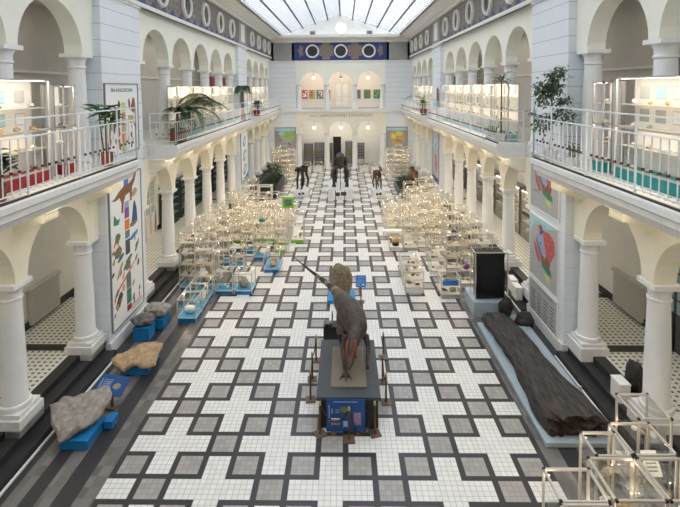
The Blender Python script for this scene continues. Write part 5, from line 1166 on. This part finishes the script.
bush('planter_shrub', 'leafy shrub at the far end of the long dark planter', (-4.9, 27.7, .67), 1.3, .5, 90, 'leaf', 33)
bush('planter_shrub', 'spreading green shrub in the low grey planter', (4.95, 26.4, .34), .9, .85, 170, 'dleaf', 34)
bush('planter_shrub', 'second green shrub in the low grey planter, at the step side', (5.4, 27.0, .34), 1.0, .5, 90, 'leaf', 35)
bush('flowering_plant', 'pinkish flowering plant standing up from the low grey planter', (5.35, 26.0, .34), 1.55, .28, 50, 'flower', 36, .3, .12)

# ------------------------------------------------------------------ fittings of the aisles and galleries
for sd, y0, y1 in ((-1, 5.3, 6.7), (1, 5.5, 6.95)):
    nm = 'left' if sd < 0 else 'right'
    t = thing('radiator_cover', 'grey radiator cover on the back wall of the near %s aisle' % nm, 'radiator', (sd*(XW-.02), (y0+y1)/2, ZP)); w = (y1-y0)/2
    MB().box(min(0, -sd*.12), max(0, -sd*.12), -w, w, .1, 1.12).box(min(0, -sd*.16), max(0, -sd*.16), -w-.06, w+.06, 1.12, 1.2).build('panel', 'radiator', t)
    m = MB(); 
    for k in range(12): m.box(min(-sd*.12, -sd*.125), max(-sd*.12, -sd*.125), -w+.08+k*(2*w-.16)/12, -w+.08+(k+.4)*(2*w-.16)/12, .2, 1.02)
    m.build('grille', 'radiator', t)
def aisle_door(lab, sd, y, mat='door', glassm='winglass', w=.62, h=2.5, arched=False):
    t = thing('glazed_door', lab, 'door', (sd*(XW-.02), y, ZP)); a, b = (0, -sd*.07) if sd > 0 else (0, .07)
    x0, x1 = min(0, -sd*.07), max(0, -sd*.07)
    MB().box(x0, x1, -w-.1, -w, 0, h+.12).box(x0, x1, w, w+.1, 0, h+.12).box(x0, x1, -w-.1, w+.1, h, h+.12).build('frame', mat, t)
    l = MB().box(x0*.6, x1*.6, -w, w, 0, h*.4).box(x0*.6, x1*.6, -w, -w+.1, 0, h).box(x0*.6, x1*.6, w-.1, w, 0, h).box(x0*.6, x1*.6, -.04, .04, 0, h).box(x0*.6, x1*.6, -w, w, h-.1, h)
    for k in (1, 2, 3): l.box(x0*.6, x1*.6, -w, w, h*.4+k*h*.14, h*.4+k*h*.14+.03)
    l = l.build('leaf', mat, t); B('pane', glassm, (x0*.3, x1*.3, -w+.08, w-.08, h*.38, h-.05), l)
aisle_door('white glazed door in the left aisle behind the first middle arch', -1, 14.2, 'door', 'palegrey', .6, 2.7)
aisle_door('dark framed glazed door in the right aisle at the photo edge', 1, 4.2, 'c_dgr', 'palegrey', .6, 2.6)
R.seed(77)
for i, y in enumerate((16.2, 18.2, 20.2, 22.4, 24.6, 26.8)):
    g = 'dark green cabinets in the left aisle'; t = thing('glass_cabinet', 'dark green metal glass cabinet against the left aisle wall', 'cabinet', (-XW+.05, y, ZP), 0, g)
    MB().box(0, .45, -.85, .85, 0, .12).box(0, .45, -.85, -.8, .12, 2.1).box(0, .45, .8, .85, .12, 2.1).box(0, .45, -.85, .85, 2.05, 2.1).box(0, .03, -.8, .8, .12, 2.05).box(.41, .45, -.02, .02, .12, 2.05).build('frame', 'dkgreen', t)
    for z in (.5, .9, 1.3, 1.7): B('shelf', 'lteal', (.03, .42, -.8, .8, z, z+.015), t)
    MB().add([(.44, -.8, .12), (.44, .8, .12), (.44, .8, 2.05), (.44, -.8, 2.05)], [(0, 1, 2, 3)]).build('glass', 'glass', t)
for i, y in enumerate((9.4, 11.3, 13.2, 15.1, 17.0, 18.9, 20.8, 23.2, 25.4, 27.6)):
    g = 'lit wall showcases in the right aisle'; t = thing('lit_showcase', 'lit wall showcase with stone specimens in the right aisle', 'showcase', (XW-.05, y, ZP), 0, g)
    MB().box(-.45, 0, -.85, .85, 0, .3).box(-.45, 0, -.85, -.8, .3, 2.3).box(-.45, 0, .8, .85, .3, 2.3).box(-.45, 0, -.85, .85, 2.25, 2.3).build('frame', 'alud', t); B('back_panel', 'cwhite', (-.04, 0, -.8, .8, .3, 2.25), t)
    for z in (.8, 1.3, 1.8): B('shelf', 'shelf', (-.42, -.04, -.8, .8, z, z+.015), t)
    MB().box(-.4, -.36, -.75, .75, 2.2, 2.24).build('lamp_strip', 'strip', t)
    MB().add([(-.44, -.8, .3), (-.44, .8, .3), (-.44, .8, 2.25), (-.44, -.8, 2.25)], [(0, 1, 2, 3)]).build('glass', 'glass', t)
    if i < 6:
        for z in (.3, .815, 1.315, 1.815):
            for q in (-.5, 0, .5):
                o = link('stone_specimen', R.choice(SM), None, (XW-.29, y+q+R.uniform(-.1, .1), ZP+z), (0, 0, R.uniform(0, 6))); s_ = R.uniform(1.2, 2.0); o.scale = (s_, s_, s_); tag(o, 'stone specimen on a lit wall showcase shelf in the right aisle', 'mineral', 'stones in the right aisle showcases')
for sd, mt, y in ((-1, 'red', 25.6), (-1, 'red', 28.6), (-1, 'red', 33.2), (1, 'c_grn', 29.2), (1, 'c_grn', 33.0)):
    nm = 'left' if sd < 0 else 'right'
    t = thing('hanging_banner', '%s wall panel at the back of the %s gallery, %s' % ('red' if mt == 'red' else 'green', nm, {25.6: 'seen between the middle columns', 28.6: 'second one farther back', 33.2: 'the farthest', 29.2: 'nearer one', 33.0: 'farther one'}[y]), 'panel', (sd*(XW-.06), y, 6.9)); MB().box(-.02, .02, -.55, .55, 0, 1.5).build('cloth', mt, t); MB().box(-.03, .03, -.6, .6, 1.5, 1.55).build('rod', 'alud', t)
t = thing('framed_picture', 'grey framed picture on the back wall of the near right gallery', 'picture', (XW-.06, 3.9, 7.35)); MB().box(-.02, .04, -.62, .62, 0, 1.0).build('frame', 'alud', t); B('sheet', 'c_gry', (-.03, -.02, -.55, .55, .07, .93), t)

# ------------------------------------------------------------------ light
w = bpy.data.worlds.new('sky'); SC.world = w; w.use_nodes = True
bg = w.node_tree.nodes['Background']; bg.inputs[0].default_value = (*lin((243, 247, 253)), 1); bg.inputs[1].default_value = SKY
def area(name, loc, size, sy, energy, col, rot=(0, 0, 0)):
    l = bpy.data.lights.new(name, 'AREA'); l.shape = 'RECTANGLE'; l.size = size; l.size_y = sy; l.energy = energy; l.color = col; return link(name, l, None, loc, rot)
for sd in (-1, 1):
    for y, L in ((1.5, 8), (14.5, 13), (30, 10)):
        area('aisle_lamp', (sd*8.3, y, 5.1), .5, L, E_AISLE*L, (1, .9, .74)); area('gallery_lamp', (sd*8.2, y, 10.1), .5, L, E_GAL*L, (1, .95, .86))
        area('balcony_lamp', (sd*5.9, y, 5.07), .3, L, E_BALC*L, (1, .86, .62))
area('porch_lamp', (0, 37.2, 5.2), 10, .5, 50, (1, .93, .82)); area('far_gallery_lamp', (0, 37.2, 9.85), 10, .5, 70, (1, .93, .84))
# ------------------------------------------------------------------ camera
F, H, X0, Y0, TH, YAW, SX, SY, ROLL = 471.8112947309648, 7.607645901103025, 0.29302175572373473, 8.322703949284431, 0.05, -0.016562792914105822, -3.9874541821632365, -142.55291588777837, -0.006860964304131511
cam = bpy.data.cameras.new('camera'); co = link('camera', cam, None, (X0, -Y0, H)); SC.camera = co
cam.sensor_fit = 'HORIZONTAL'; cam.sensor_width = 36; cam.lens = F/680*36; cam.shift_x = -SX/680; cam.shift_y = SY/680; cam.clip_end = 200; cam.clip_start = .05
c, s = math.cos(YAW), math.sin(YAW); right = Vector((c, -s, 0)); fwd0 = Vector((s, c, 0)); c2, s2 = math.cos(TH), math.sin(TH)
fwd = fwd0*c2-Vector((0, 0, s2)); up = Vector((0, 0, c2))+fwd0*s2
# roll: image = R(roll) * unrolled, y down
cr, sr = math.cos(ROLL), math.sin(ROLL)
r2 = right*cr+up*sr; u2 = up*cr-right*sr
Mx = Matrix((r2, u2, -fwd)).transposed().to_4x4(); Mx.translation = (X0, -Y0, H); co.matrix_world = Mx
SC.view_settings.view_transform = 'Standard'; SC.view_settings.look = 'None'; SC.view_settings.gamma = 1; SC.view_settings.exposure = EXPO
SC.cycles.transparent_max_bounces = 48; SC.cycles.max_bounces = 8; SC.cycles.diffuse_bounces = 4; SC.cycles.glossy_bounces = 3; SC.cycles.sample_clamp_indirect = 4; SC.cycles.sample_clamp_direct = 12; SC.cycles.use_denoising = True
